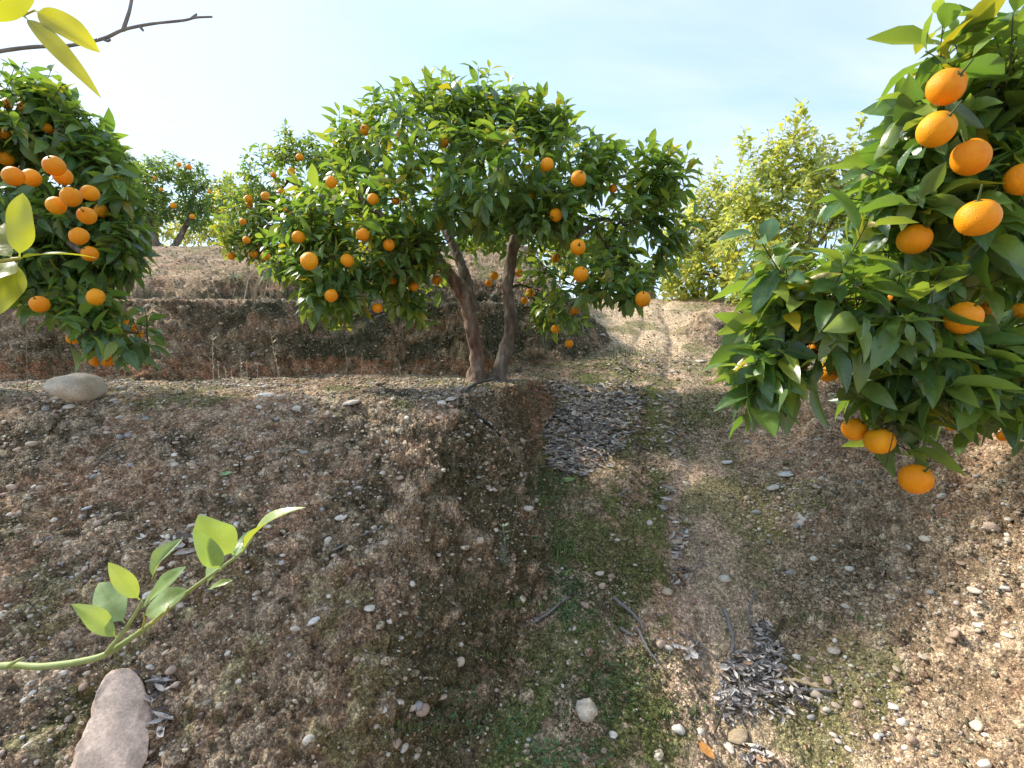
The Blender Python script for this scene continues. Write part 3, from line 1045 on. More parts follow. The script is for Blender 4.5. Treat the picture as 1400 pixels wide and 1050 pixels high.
# ------------------------------------------------------------------ orange tree behind it on the left
g2 = drop(-2.05, 5.7)[0]
f2 = [(410, 215, 10), (398, 235, 11), (374, 239, 8), (340, 272, 11), (363, 268, 12), (341, 281, 9), (392, 288, 10), (332, 303, 9), (337, 328, 10), (347, 347, 10), (316, 350, 10), (363, 350, 12), (385, 262, 9)]
f2 = [(a, b, c, 5.05 + .3 * math.sin(a)) for a, b, c in f2]
st2 = [([g2 - np.array([0, 0, .05]), g2 + np.array([.02, 0, .35]), g2 + np.array([-.1, .02, .7])], .075, .05, 'bark', 'trunk'),
       ([g2 + np.array([-.1, .02, .7]), g2 + np.array([-.22, -.05, .9]), g2 + np.array([-.36, -.05, 1.02])], .045, .02, 'bark', 'limb'),
       ([g2 + np.array([-.1, .02, .7]), g2 + np.array([.1, .1, 1.1]), g2 + np.array([.2, .1, 1.5])], .04, .02, 'bark', 'limb')]
lb2 = [lobe(400, 250, 70, 62, 5.7, 70), lobe(350, 300, 52, 50, 5.5, 60), lobe(440, 260, 80, 70, 5.9, 60), lobe(390, 320, 60, 45, 5.5, 46), lobe(335, 330, 34, 30, 5.4, 26), lobe(410, 205, 46, 28, 5.8, 30), lobe(470, 330, 60, 60, 6, 40)]
make_tree('orange_tree', 'smaller orange tree half hidden behind the left side of the large one', 'orange trees on the terraces', g2, st2, lb2, .085, V_FAR, M['orange_foliage'], 0, f2,
          seed=21, shoots_n=26, per=10, cl_density=1.6, droop=.3, rnd_shift=.14, up=.5, sidesT=8)

# ------------------------------------------------------------------ near orange tree on the left
g3 = drop(-3.25, 3.05)[0]
f3 = [(5, 183, 18), (65, 175, 14), (80, 182, 12), (35, 147, 18), (10, 143, 14), (8, 217, 20), (18, 241, 27), (43, 243, 25), (74, 227, 29), (86, 241, 25), (97, 269, 27), (123, 264, 24), (77, 281, 26), (119, 295, 25),
      (138, 288, 19), (108, 323, 26), (123, 347, 23), (54, 416, 25), (131, 406, 24), (175, 447, 22), (100, 463, 18), (147, 492, 20), (130, 494, 15), (191, 457, 12), (94, 262, 14), (30, 305, 16)]
f3 = [(a, b, c * .9, float(np.clip(.083 * FPX / c, 2.2, 2.75))) for a, b, c in f3]
st3 = [([g3 - A(0, 0, .05), g3 + A(.02, 0, .3), g3 + A(.05, -.03, .65)], .09, .06, 'bark', 'trunk'),
       ([g3 + A(.05, -.03, .65), g3 + A(.4, -.25, .85), g3 + A(.8, -.4, .95), g3 + A(1.1, -.45, .75)], .045, .015, 'bark', 'limb'),
       ([g3 + A(.05, -.03, .65), g3 + A(.15, -.2, 1.1), g3 + A(.4, -.3, 1.5)], .05, .02, 'bark', 'limb'),
       ([g3 + A(.05, -.03, .65), g3 + A(-.3, .1, 1.0), g3 + A(-.6, .1, 1.3)], .05, .02, 'bark', 'limb')]
lb3 = [lobe(60, 230, 105, 100, 2.85, 150), lobe(130, 275, 62, 70, 2.75, 70), lobe(20, 160, 80, 70, 2.9, 80), lobe(90, 350, 80, 50, 2.75, 70), lobe(40, 380, 60, 40, 2.75, 40),
       lobe(150, 450, 45, 36, 2.5, 26), lobe(115, 420, 46, 34, 2.6, 30), lobe(-120, 250, 150, 150, 3.1, 120), lobe(55, 140, 40, 36, 2.8, 26), lobe(140, 225, 36, 32, 2.8, 20), lobe(30, 300, 90, 80, 2.7, 60), lobe(160, 340, 30, 40, 2.75, 22)]
spr3 = [(U(x, y, 2.7), A(.3, 0, 1) + rng.normal(size=3) * .2) for x, y in [(70, 95), (85, 115), (95, 140), (130, 180), (150, 195), (165, 215), (20, 92), (178, 240), (110, 150), (185, 300)]]
make_tree('orange_tree', 'near orange tree with clusters of ripe fruit leaning in over the terrace beside the boulder', 'orange trees on the terraces', g3, st3, lb3, .115, V_MAIN, M['orange_foliage'], 300, f3, seed=31, shoots_n=34,
          per=9, cl_density=1.25, droop=.4, rnd_shift=-.02, up=.25, sprigs=spr3, clear=[(60, 480, 55, 50, 5)])

# ------------------------------------------------------------------ near orange tree on the right
g4 = drop(2.75, 2.15)[0]
f4 = [(1293, 119, 45, 1.28), (1280, 177, 44, 1.27), (1327, 215, 44, 1.28), (1399, 245, 42, 1.3), (1337, 298, 50, 1.2), (1250, 327, 40, 1.42), (1317, 435, 42, 1.4), (1168, 587, 32, 1.62), (1202, 603, 38, 1.55), (1252, 655, 41, 1.5),
      (1133, 508, 28, 1.75), (1114, 475, 22, 1.75), (1396, 425, 22, 1.8), (1300, 582, 14, 1.9), (1371, 596, 14, 1.9), (1350, 425, 26, 1.6), (1223, 406, 22, 1.75), (1332, 372, 30, 1.55), (1165, 405, 16, 1.8)]
st4 = [([g4 - A(0, 0, .05), g4 + A(-.03, -.02, .25), g4 + A(-.1, -.05, .5)], .09, .065, 'bark', 'trunk'),
       ([g4 + A(-.1, -.05, .5), g4 + A(-.45, -.2, .62), g4 + A(-1.0, -.4, .55), g4 + A(-1.5, -.5, .35)], .035, .008, 'bark', 'limb'),
       ([g4 + A(-.1, -.05, .5), g4 + A(-.5, -.3, .9), g4 + A(-.9, -.5, 1.05), g4 + A(-1.3, -.6, 1.05)], .032, .008, 'bark', 'limb'),
       ([g4 + A(-.1, -.05, .5), g4 + A(-.4, -.3, 1.2), g4 + A(-.7, -.6, 1.6)], .035, .01, 'bark', 'limb'),
       ([g4 + A(-.1, -.05, .5), g4 + A(.2, .1, 1.0), g4 + A(.4, .2, 1.5)], .05, .02, 'bark', 'limb')]
lb4 = [lobe(1335, 130, 78, 100, 1.5, 32), lobe(1420, 130, 90, 120, 1.5, 28), lobe(1320, 300, 120, 90, 1.5, 74), lobe(1200, 410, 110, 75, 1.55, 80), lobe(1100, 440, 66, 62, 1.6, 40), lobe(1260, 500, 120, 80, 1.6, 74),
       lobe(1370, 480, 90, 90, 1.6, 46), lobe(1050, 510, 40, 28, 1.55, 16), lobe(1195, 565, 40, 32, 1.58, 10), lobe(1420, 330, 120, 230, 2.1, 90), lobe(1250, 400, 140, 130, 2.0, 90), lobe(1560, 300, 200, 250, 2.3, 100),
       lobe(1350, 540, 80, 36, 1.75, 20), lobe(1190, 340, 50, 30, 1.55, 14), lobe(1230, 270, 46, 40, 1.5, 16), lobe(1245, 200, 46, 60, 1.5, 18), lobe(1120, 400, 60, 46, 1.5, 22), lobe(1060, 420, 44, 40, 1.55, 16), lobe(1050, 480, 46, 40, 1.55, 18)]
spr4 = [(U(x, y, Y), d) for x, y, Y, d in [(1290, 20, 1.4, (0, 0, 1)), (1300, 45, 1.4, (-.4, 0, 1)), (1265, 70, 1.4, (-.8, 0, .4)), (1385, 18, 1.3, (0, 0, 1)), (1360, 45, 1.35, (-.3, 0, 1)), (1245, 140, 1.4, (-1, 0, .1)),
                                         (1150, 270, 1.45, (-.9, 0, .1)), (1180, 230, 1.4, (-1, 0, .4)), (1055, 360, 1.55, (-.5, -.3, .8)), (1040, 380, 1.5, (-.7, -.3, .5)), (1075, 350, 1.55, (-.2, -.3, .9)),
                                         (1010, 505, 1.5, (-1, 0, -.3)), (1030, 480, 1.5, (-.8, -.3, .3)), (1065, 530, 1.45, (-.3, -.6, -.5)), (1210, 640, 1.5, (-.2, 0, -1)), (1270, 630, 1.55, (.6, 0, -.3)), (1140, 470, 1.4, (-.2, -1, .2)), (1180, 430, 1.35, (-.2, -1, .2)), (1240, 440, 1.35, (0, -1, .1)), (1385, 560, 1.5, (0, -.3, -.8))]]
make_tree('orange_tree', 'nearest orange tree with large fruit and glossy leaves overhanging the right bank of the path', 'orange trees on the terraces', g4, st4, lb4, .125, V_NEAR, M['orange_foliage'], 300, f4, seed=41, shoots_n=14,
          per=9, cl_density=.9, droop=.35, rnd_shift=.0, up=.35, twig_len=.13, sprigs=spr4, clear=[(1165, 115, 55, 110, 9), (1300, 690, 160, 60, 9)], spread=(32, 80))

# ------------------------------------------------------------------ small orange trees on the upper terrace, left
for (x, y, s, lab, fr, sh, sd_) in [
    (-5.45, 8.1, 1.0, 'small dark orange tree with two leaning trunks on the upper left terrace', [(245, 225, 6), (258, 228, 7), (220, 259, 5), (237, 281, 8), (263, 296, 7), (286, 262, 5), (212, 243, 5)], -.08, 51)]:
    g = drop(x, y)[0]
    st = [([g - A(0, 0, .06), g + A(-.12, 0, .3), g + A(-.2, 0, .62)], .06, .04, 'bark', 'trunk'), ([g + A(.03, 0, -.04), g + A(.25, .05, .3), g + A(.42, .05, .6)], .055, .035, 'bark', 'trunk'),
          ([g + A(-.2, 0, .62), g + A(-.4, 0, .9), g + A(-.45, 0, 1.1)], .04, .015, 'bark', 'limb'), ([g + A(.42, .05, .6), g + A(.5, 0, .9), g + A(.7, 0, 1.1)], .035, .015, 'bark', 'limb')]
    lb = [lobe(235, 262, 58, 38, 8.1, 80), lobe(198, 252, 34, 36, 8, 44), lobe(280, 272, 40, 32, 8.1, 46), lobe(240, 230, 48, 18, 8.1, 34), lobe(262, 297, 50, 22, 8.2, 34), lobe(208, 288, 34, 24, 8, 26)]
    make_tree('orange_tree', lab, 'orange trees on the terraces', g, st, lb, .085, V_FAR, M['orange_foliage'], 0, [(a, b, c, 7.65) for a, b, c in fr], seed=sd_, shoots_n=24, per=10, cl_density=1.7, droop=.3, rnd_shift=sh, up=.5, sidesT=8,
              clear=[(235, 318, 20, 16, 9)])


# ------------------------------------------------------------------ lemon trees
def lemon_tree(label, x, y, lob, seed, dens=1.5, shoots=(), L0=.105, clear=(), sh=0.0):
    g = drop(x, y)[0]
    rr = np.random.default_rng(seed)
    c = np.mean([l[0] for l in lob], 0)
    st = [([g - A(0, 0, .05), g + A(.02, 0, .3), g + A(.05, .02, .5)], .055, .04, 'bark', 'trunk')]
    for l in lob[:6]:
        b = g + A(.05, .02, .5)
        q = l[0]
        st.append(([b, (b + q) / 2 + A(*(rr.normal(size=3) * .12)), q], .032, .010, 'bark', 'limb'))
    spr = []
    for (px, py0, py1, Y) in shoots:
        for py in np.arange(py1, py0, 13):
            spr.append((U(px + rr.normal() * 5 + (py - py1) * .05, py, Y), A(rr.normal() * .35, rr.normal() * .3, 1)))
    return make_tree('lemon_tree', label, 'lemon trees behind the path', g, st, lob, L0, V_LEM, M['lemon_foliage'], 0, (), seed=seed, per=10, cl_density=dens * 1.65, droop=.25, up=.7, shell=.5, sprigs=spr, spread=(30, 75), sidesT=8, clear=clear, rnd_shift=sh)


lemon_tree('yellow green lemon tree with bare lower trunk at the top of the path', 2.2, 8.2,
           [lobe(960, 345, 66, 58, 8, 76), lobe(930, 375, 46, 38, 7.8, 46), lobe(1000, 310, 56, 62, 8.2, 66), lobe(985, 380, 66, 36, 7.7, 50), lobe(940, 315, 40, 40, 8.2, 34), lobe(975, 275, 40, 44, 8.3, 34)], 61, 1.5, [(985, 290, 215, 8.1), (945, 300, 260, 8.1), (1010, 260, 190, 8.1), (962, 290, 235, 8.1)], clear=[(890, 392, 12, 26, 9)])
lemon_tree('tallest lemon tree with upright pale shoots behind the nearest orange tree', 3.75, 6.9,
           [lobe(1085, 290, 72, 70, 6.9, 90), lobe(1040, 330, 66, 60, 6.8, 70), lobe(1130, 330, 76, 66, 6.9, 70), lobe(1060, 390, 76, 36, 6.6, 50), lobe(1085, 225, 50, 46, 6.9, 44), lobe(1160, 260, 56, 56, 7, 50), lobe(1035, 260, 44, 44, 6.9, 36), lobe(1190, 240, 36, 40, 6.8, 26)], 62, 1.5,
           [(1090, 230, 140, 6.9), (1097, 250, 150, 6.9), (1025, 260, 175, 6.9), (1030, 280, 190, 6.9), (1180, 260, 155, 6.7), (1188, 270, 165, 6.7), (1140, 260, 185, 6.9), (1060, 240, 180, 6.9), (1115, 250, 175, 6.9), (1070, 240, 165, 6.9), (1160, 240, 190, 6.8)])
lemon_tree('lemon tree almost wholly hidden behind the right hand orange tree', 5.2, 7.6, [lobe(1220, 330, 70, 70, 7.4, 60), lobe(1290, 340, 70, 70, 7.4, 50), lobe(1190, 380, 60, 40, 7.2, 36)], 63, 1.3)
lemon_tree('distant yellow lemon tree seen under the small dark orange tree', -5.6, 10.6, [lobe(270, 305, 52, 34, 10.4, 76), lobe(225, 312, 46, 30, 10.4, 50), lobe(312, 290, 40, 34, 10.6, 50), lobe(295, 322, 44, 20, 10.2, 34)], 64, 1.5, L0=.08, sh=.15)
lemon_tree('pale green citrus tree between the near left tree and the upper terrace', -6.3, 8.6, [lobe(178, 280, 32, 60, 8.6, 80), lobe(165, 320, 36, 30, 8.5, 40), lobe(198, 312, 26, 30, 8.6, 30), lobe(165, 235, 26, 36, 8.6, 30)], 65, 1.5, sh=-.2)
lemon_tree('faint thin leaved tree on the skyline between the left hand orange trees', -6.2, 11.6, [lobe(315, 258, 20, 26, 11.5, 36), lobe(325, 285, 24, 26, 11.5, 36), lobe(303, 275, 20, 24, 11.5, 30)], 66, 1.2, sh=-.2)
lemon_tree('lemon tree on the far terrace behind the trunks of the large orange tree', -.2, 9.5, [lobe(640, 340, 60, 40, 9.5, 50), lobe(720, 350, 70, 44, 9.4, 50), lobe(800, 350, 70, 40, 9.4, 40), lobe(590, 360, 50, 30, 9.4, 26)], 67, 1.2)

# ------------------------------------------------------------------ pebbles, gravel, clods
PAL = np.array([[.56, .52, .46], [.48, .41, .33], [.42, .32, .23], [.38, .27, .21], [.33, .31, .29], [.54, .42, .32], [.68, .62, .53], [.25, .21, .17], [.40, .33, .25], [.22, .17, .13]])
PW = np.array([.14, .16, .16, .12, .07, .10, .06, .08, .08, .03]); PW /= PW.sum()
I1, F1 = ico(1)
I2, F2 = ico(2)
I3, F3 = ico(3)


def pebble_shape(k, V, amp=.35):
    n = fbm(V + k * 7.3, 1.0, 2, k) - .5
    n2 = np.abs(fbm(V + k * 3.3, 2.2, 2, k + 5) - .5)
    P = V * (1 + amp * n * 2 - .25 * n2)[:, None]
    rr = np.random.default_rng(k)
    for q in range(6):                        # a few flat broken faces
        d = norm(rr.normal(size=3)); lim = rr.uniform(.55, .85)
        s = P @ d
        P = P - np.maximum(0, s - lim)[:, None] * d * .85
    return P


PEB1 = [pebble_shape(k, I1) for k in range(8)]
PEB2 = [pebble_shape(k + 20, I2) for k in range(8)]
ga = gna
idxg = np.arange(len(GP))
rowi, coli = idxg // gna, idxg % gna
inview = (coli < gnd)
prad = np.sqrt(GP[:, 0] ** 2 + GP[:, 1] ** 2)
area = np.where(inview, prad ** 2 * np.append(gdth, np.zeros(gna - gnd))[coli] * 400, 0) * np.where(prad < 5, .0037, .0053)
px_, py_, dd_ = proj(GP)
vis = inview & (prad > 1.15) & (prad < 9.5) & (px_ > -160) & (px_ < 1560) & (py_ > 330) & (py_ < 1180)
den_n = fbm(GP[vis], 2.6, 3, 131)
vi = idxg[vis]
dens = area[vi] * (sstep(.36, .62, den_n) + .12)
crest = sstep(.55, .1, GST[vi]) * (GP[vi, 2] > -.45) * (GP[vi, 0] < .1) * (GP[vi, 1] < 4)
dens *= 1 + 1.7 * crest
rightslope = sstep(.50, .75, GU[vi]) * (GP[vi, 1] < 3.2)
dens *= 1 + 2.6 * rightslope
dens *= 1 + 1.3 * GST[vi] * (GP[vi, 0] < .1) * (GP[vi, 1] < 3.4)
dens *= 1 - .55 * sstep(.10, .2, GU[vi]) * sstep(.62, .5, GU[vi])
dens *= np.where(prad[vi] > 5.6, .25, 1)
dens /= dens.sum()
dens_soil = area[vi] * (.25 + .75 * GST[vi] + .3 * (GU[vi] > .5)) * np.where(prad[vi] > 5, .5, 1) * (.4 + sstep(.35, .6, fbm(GP[vi], 5, 3, 151)))
dens_soil /= dens_soil.sum()


def scatter(n, smin, smax, alpha, sink, shapes, faces, colf, flat=(.4, .8), seed=0, dn=None):
    rr = np.random.default_rng(seed)
    s = rr.choice(vi, n, p=dens if dn is None else dn)
    size = smin * (1 - rr.random(n) * (1 - (smin / smax) ** alpha)) ** (-1 / alpha)
    k = rr.integers(0, len(shapes), n)
    th = rr.random(n) * 6.28
    nn = norm(GN[s] * .6 + np.array([0, 0, .5]) + rr.normal(size=(n, 3)) * .25)
    ref = np.stack([np.cos(th), np.sin(th), np.zeros(n)], -1)
    Rm = frames(ref, nn, np.zeros(n))
    S3 = np.stack([size * rr.uniform(.65, .95, n), size * rr.uniform(.9, 1.35, n), size * rr.uniform(*flat, n)], -1) * .5
    jit = rr.normal(size=(n, 3)) * .004
    pos = GP[s] + jit + nn * (S3[:, 2] * sink)[:, None]
    col = colf(rr, n)
    return s, size, k, Rm, S3, pos, col


def merge(sel, k, Rm, S3, pos, col, shapes, faces):
    VV, FF, CC, o = [], [], [], 0
    for q in range(len(shapes)):
        i = sel[k[sel] == q]
        if not len(i): continue
        W = np.einsum('nij,nvj->nvi', Rm[i], S3[i][:, None, :] * shapes[q][None]) + pos[i][:, None, :]
        n, v = len(i), len(shapes[q])
        VV.append(W.reshape(-1, 3)); FF.append((faces[None] + (np.arange(n) * v)[:, None, None]).reshape(-1, 3) + o)
        CC.append(np.repeat(col[i], v, 0)); o += n * v
    return np.vstack(VV), np.vstack(FF), np.vstack(CC)


def peb_col(rr, n):
    c = PAL[rr.choice(len(PAL), n, p=PW)]
    return np.clip(c * rr.uniform(.7, 1.15, (n, 1)) + rr.normal(size=(n, 3)) * .012, .03, .8)


def clod_col(rr, n):
    c = np.array([[.46, .36, .25], [.27, .23, .15], [.46, .31, .21], [.62, .52, .38], [.37, .31, .21]])[rr.choice(5, n)]
    return c * rr.uniform(.75, 1.2, (n, 1))


# fine gravel: one mass (eight-sided grains for the smallest)
OV = np.array([[1, 0, 0], [-1, 0, 0], [0, 1, 0], [0, -1, 0], [0, 0, 1], [0, 0, -1]], float)
OF = np.array([[0, 2, 4], [2, 1, 4], [1, 3, 4], [3, 0, 4], [2, 0, 5], [1, 2, 5], [3, 1, 5], [0, 3, 5]])
PEB0 = [OV * np.random.default_rng(60 + q).uniform(.75, 1.25, (6, 1)) + np.random.default_rng(80 + q).normal(size=(6, 3)) * .16 for q in range(8)]
s, size, k, Rm, S3, pos, col = scatter(36000, .005, .014, 1.8, .35, PEB0, OF, peb_col, seed=4)
Va, Fa, Ca = merge(np.arange(len(s)), k, Rm, S3, pos, col, PEB0, OF)
s, size, k, Rm, S3, pos, col = scatter(15500, .010, .032, 2.2, .3, PEB1, F1, peb_col, seed=5)
V, F, C = merge(np.arange(len(s)), k, Rm, S3, pos, col, PEB1, F1)
V, F, C = np.vstack([Va, V]), np.vstack([Fa, F + len(Va)]), np.vstack([Ca, C])
obj('gravel', mesh_arrays('gravel', V, F, M['stone'], C), kind='stuff', label='fine pale gravel strewn over the earth banks and the path')
# crumbs and clods of soil
s, size, k, Rm, S3, pos, col = scatter(26000, .008, .028, 1.5, .1, PEB0, OF, clod_col, flat=(.6, 1), seed=6, dn=dens_soil)
Va, Fa, Ca = merge(np.arange(len(s)), k, Rm, S3, pos, col, PEB0, OF)
s, size, k, Rm, S3, pos, col = scatter(8500, .016, .055, 2.2, .0, PEB1, F1, clod_col, flat=(.6, 1), seed=8, dn=dens_soil)
V, F, C = merge(np.arange(len(s)), k, Rm, S3, pos, col, PEB1, F1)
V, F, C = np.vstack([Va, V]), np.vstack([Fa, F + len(Va)]), np.vstack([Ca, C])
obj('soil_crumbs', mesh_arrays('soil_crumbs', V, F, SOIL, C, smooth=False), kind='stuff', label='small brown crumbs of earth lying on the banks')
# pebbles set in the earth: the 300 that show largest are pieces of the ground, the rest one mass
s, size, k, Rm, S3, pos, col = scatter(5200, .018, .055, 2.5, .15, PEB2, F2, peb_col, seed=7)
px, py, dp = proj(pos)
show = FPX * size / np.maximum(dp, .2) * ((px > 0) & (px < 1400) & (py > 0) & (py < 1050) & (pos[:, 1] > 0))
order = np.argsort(-show)
top, rest = order[:300], order[300:]
VPAL = [np.array([.56, .50, .42]), np.array([.47, .38, .29]), np.array([.38, .27, .20]), np.array([.32, .31, .30]), np.array([.66, .61, .53]), np.array([.50, .37, .29])]
pm = {}
for q in range(8):
    for c in range(6):
        pm[q, c] = mesh_arrays('pebble', PEB2[q], F2, M['stone'], np.repeat(VPAL[c][None], len(I2), 0))
for i in top:
    m = np.eye(4); m[:3, :3] = Rm[i] * S3[i][None, :]; m[:3, 3] = pos[i]
    o = bpy.data.objects.new('pebble', pm[int(k[i]), int(rng.choice(6, p=[.28, .22, .2, .08, .1, .12]))])
    COL.objects.link(o); o.parent = ground; o.matrix_basis = Matrix(m.tolist())
V, F, C = merge(rest, k, Rm, S3, pos, col, PEB1, F1)
po = obj('pebbles', mesh_arrays('pebbles', V, F, M['stone'], C), kind='stuff', label='small rounded pebbles scattered over the banks and the path')


# named stones
def stone(px, py, w, h, col, label, yaw=None, flat=.6, sub=3, seed=0, tilt=0.0, name='stone', up=.2, squash=None):
    p, n = hit(px, py)
    if p is None: return
    d = p[1]
    sx, sy = w * d / FPX * .5, h * d / FPX * .5
    rr = np.random.default_rng(1000 + seed)
    Vs = pebble_shape(300 + seed, I3, .22)
    Vs = Vs / np.abs(Vs).max(0)
    nn = norm(n * .5 + A(0, 0, .6))
    sl = math.sqrt(max(.15, 1 - (norm(p) @ nn) ** 2))
    rot = np.array(Matrix.Rotation(yaw if yaw is not None else rr.random() * .5, 3, 'Z'))
    dims = A(sx, min(sy / max(.35, abs(norm(p) @ nn)), 1.05 * max(sx, sy)), min(sx, sy) * flat)
    fr = frames(A(0, 1, 0)[None], nn[None], np.zeros(1))[0]
    W = (Vs * dims) @ (fr @ rot).T
    W += (fbm(Vs * 2 + seed, 1.2, 3, seed)[:, None] - .5) * nn[None] * dims[2] * .6 + norm(W) * ((fbm(Vs + seed, 5, 3, seed + 9)[:, None] - .5) * dims.min() * .35)
    cc = np.repeat(A(*col)[None], len(W), 0) * (.75 + .5 * fbm(Vs * 3 + seed, 1.5, 3, seed + 2))[:, None]
    st = sstep(.52, .62, fbm(Vs * 2 + seed * 3, 1.3, 3, seed + 4))[:, None] * .45
    cc = cc * (1 - st) + A(.36, .25, .15) * st
    me = mesh_arrays(name, W, F3, M['stone'], cc)
    o = obj(name, me, label=label, cat='stone')
    o.location = Vector(p + nn * dims[2] * up)
    return o


stone(106, 541, 70, 27, (.60, .52, .42), 'large pale boulder sitting on the terrace edge under the near left orange tree', yaw=0.1, flat=1.5, seed=3, name='boulder', up=.55)
stone(801, 972, 31, 40, (.58, .50, .40), 'egg shaped cream stone, the largest lying loose on the path', yaw=.1, flat=.8, seed=2)
stone(911, 810, 16, 15, (.52, .42, .31), 'round tan stone at the lower end of the dry leaf trail', seed=3)
stone(945, 821, 16, 13, (.30, .18, .15), 'dull reddish stone just right of the leaf trail end', seed=4)
stone(992, 792, 19, 13, (.58, .53, .45), 'cream oval stone alone on the bare tread of the path', seed=5)
stone(1075, 648, 24, 12, (.50, .50, .50), 'flat pale grey stone on the path below the right hand orange tree', seed=6, flat=.4)
stone(993, 632, 16, 9, (.55, .54, .52), 'small white stone above the flat grey one on the path', seed=7)
stone(1057, 667, 18, 10, (.50, .47, .44), 'pale chip of stone just below the flat grey one', seed=8)
stone(123, 694, 24, 14, (.36, .38, .42), 'flat blue grey slate chip on the left bank', yaw=.6, flat=.35, seed=9)
stone(430, 850, 17, 22, (.66, .64, .61), 'bright white almond shaped stone on the left bank', yaw=-.5, flat=.5, seed=10)
stone(480, 551, 27, 13, (.44, .40, .36), 'grey oval stone half buried at the top of the left bank', seed=11)
stone(365, 542, 19, 15, (.58, .55, .51), 'white rounded stone on the terrace edge left of the trunk', seed=12)
stone(617, 546, 18, 10, (.52, .47, .42), 'pale stone beside the end of the black hose', seed=13)
stone(927, 998, 20, 16, (.62, .58, .52), 'white oval pebble, left one of the pair near the folded brown leaf', seed=14, yaw=.5)
stone(958, 1001, 13, 13, (.60, .55, .49), 'white round pebble beside the folded brown leaf', seed=15)
stone(838, 1005, 12, 15, (.60, .56, .50), 'white pebble right of the egg shaped cream stone', seed=16, yaw=.6)
stone(1007, 1006, 32, 30, (.33, .26, .17), 'flat earthy brown stone at the foot of the grey leaf heap', flat=.35, seed=17)
stone(1340, 856, 18, 11, (.62, .61, .60), 'white stone standing out on the right slope', seed=18)
stone(1374, 804, 15, 12, (.56, .55, .54), 'pale stone highest on the bare right slope', seed=19)
stone(1265, 898, 20, 12, (.48, .40, .32), 'tan oblong pebble in the gravel of the right slope', seed=20, yaw=-.6)
stone(1338, 993, 20, 15, (.50, .43, .34), 'rounded tan stone low on the right slope', seed=21, yaw=-.5)
stone(1220, 966, 13, 17, (.55, .51, .46), 'upright pale pebble in the middle of the right slope', seed=22, yaw=.5)
stone(1140, 890, 17, 12, (.42, .37, .34), 'brown grey stone where the path meets the right slope', seed=23)
stone(824, 458, 10, 6, (.5, .46, .4), 'small pale stone on the upper path', seed=24)
stone(956, 494, 14, 6, (.55, .50, .43), 'flat light stone beside the upper path', seed=25)
stone(856, 585, 11, 9, (.45, .36, .30), 'pinkish stone in the middle of the path under the leaf litter edge', seed=26)


def big_rock():
    # tilted long rock lying on the bank, bottom left
    p, n = hit(165, 1000)
    p0, _ = hit(120, 1100)
    out = [(178, 925), (204, 943), (215, 966), (211, 992), (203, 1015), (192, 1050), (176, 1100), (118, 1112), (88, 1092), (97, 1048), (106, 1018), (119, 990), (120, 964), (146, 932)]
    d = p[1] - .03
    rim = np.array([U(a, b, d + (1000 - b) * .0018) for a, b in out])
    c = rim.mean(0)
    Vs = I3.copy()
    rr = np.random.default_rng(5)
    for q in range(16):
        dd = norm(rr.normal(size=3) * np.array([1, 1, .8])); sdot = Vs @ dd
        Vs = Vs - np.maximum(0, sdot - rr.uniform(.80, .95))[:, None] * dd * .95
    ax = norm(U(178, 926, d + .13) - U(110, 1100, d - .16))
    vw = norm(-c)
    nn = norm(vw - ax * (vw @ ax))
    sd = np.cross(ax, nn)
    # radial profile from the traced rim, then real depth along nn
    q = rim - c
    ra = np.arctan2(q @ ax, q @ sd); rl = np.hypot(q @ ax, q @ sd)
    o = np.argsort(ra); ra, rl = ra[o], rl[o]
    ra = np.concatenate([ra - 2 * np.pi, ra, ra + 2 * np.pi]); rl = np.tile(rl, 3)
    th = np.arctan2(Vs[:, 1], Vs[:, 0]); rho = np.hypot(Vs[:, 0], Vs[:, 1])
    lim = np.interp(th, ra, rl)
    z = np.sign(Vs[:, 2]) * np.abs(Vs[:, 2]) ** .32
    W = c + (sd[None] * np.cos(th)[:, None] + ax[None] * np.sin(th)[:, None]) * (lim * rho ** .6)[:, None] + nn[None] * (z * .055)[:, None]
    W += norm(W - c) * ((np.abs(fbm(W, 11, 4, 77) - .5) - .1) * .055)[:, None]
    W += nn[None] * ((fbm(W, 45, 4, 78) - .5) * .014)[:, None]
    for sgn, tl, off in ((1, .25, .042), (-1, .2, .045), (.3, -.5, .048), (-.4, .6, .046)):
        pn = norm(nn + sd * tl * sgn + ax * .15 * sgn)
        h = (W - c) @ pn
        W -= pn[None] * (np.maximum(0, h - off) * .8)[:, None]
    pit = worley(W, 16, 83)[0]
    W -= nn[None] * (np.clip(pit - .95, 0, 1) * .12)[:, None]
    cc = np.repeat(A(.74, .55, .43)[None], len(W), 0) * (.7 + .6 * fbm(W, 60, 4, 79))[:, None]
    dirt = sstep(.5, .62, fbm(W, 18, 3, 85))[:, None] * .5
    cc = cc * (1 - dirt) + A(.30, .23, .18) * dirt
    me = mesh_arrays('rock', W - c, F3, M['stone'], cc)
    r = obj('rock', me, label='big pinkish flat rock lying at the foot of the left bank', cat='rock')
    r.location = Vector(c)


import bmesh as _bm
_I4, _F4 = ico(5)
I3s, F3s = I3, F3
I3, F3 = _I4, _F4
big_rock()
I3, F3 = I3s, F3s


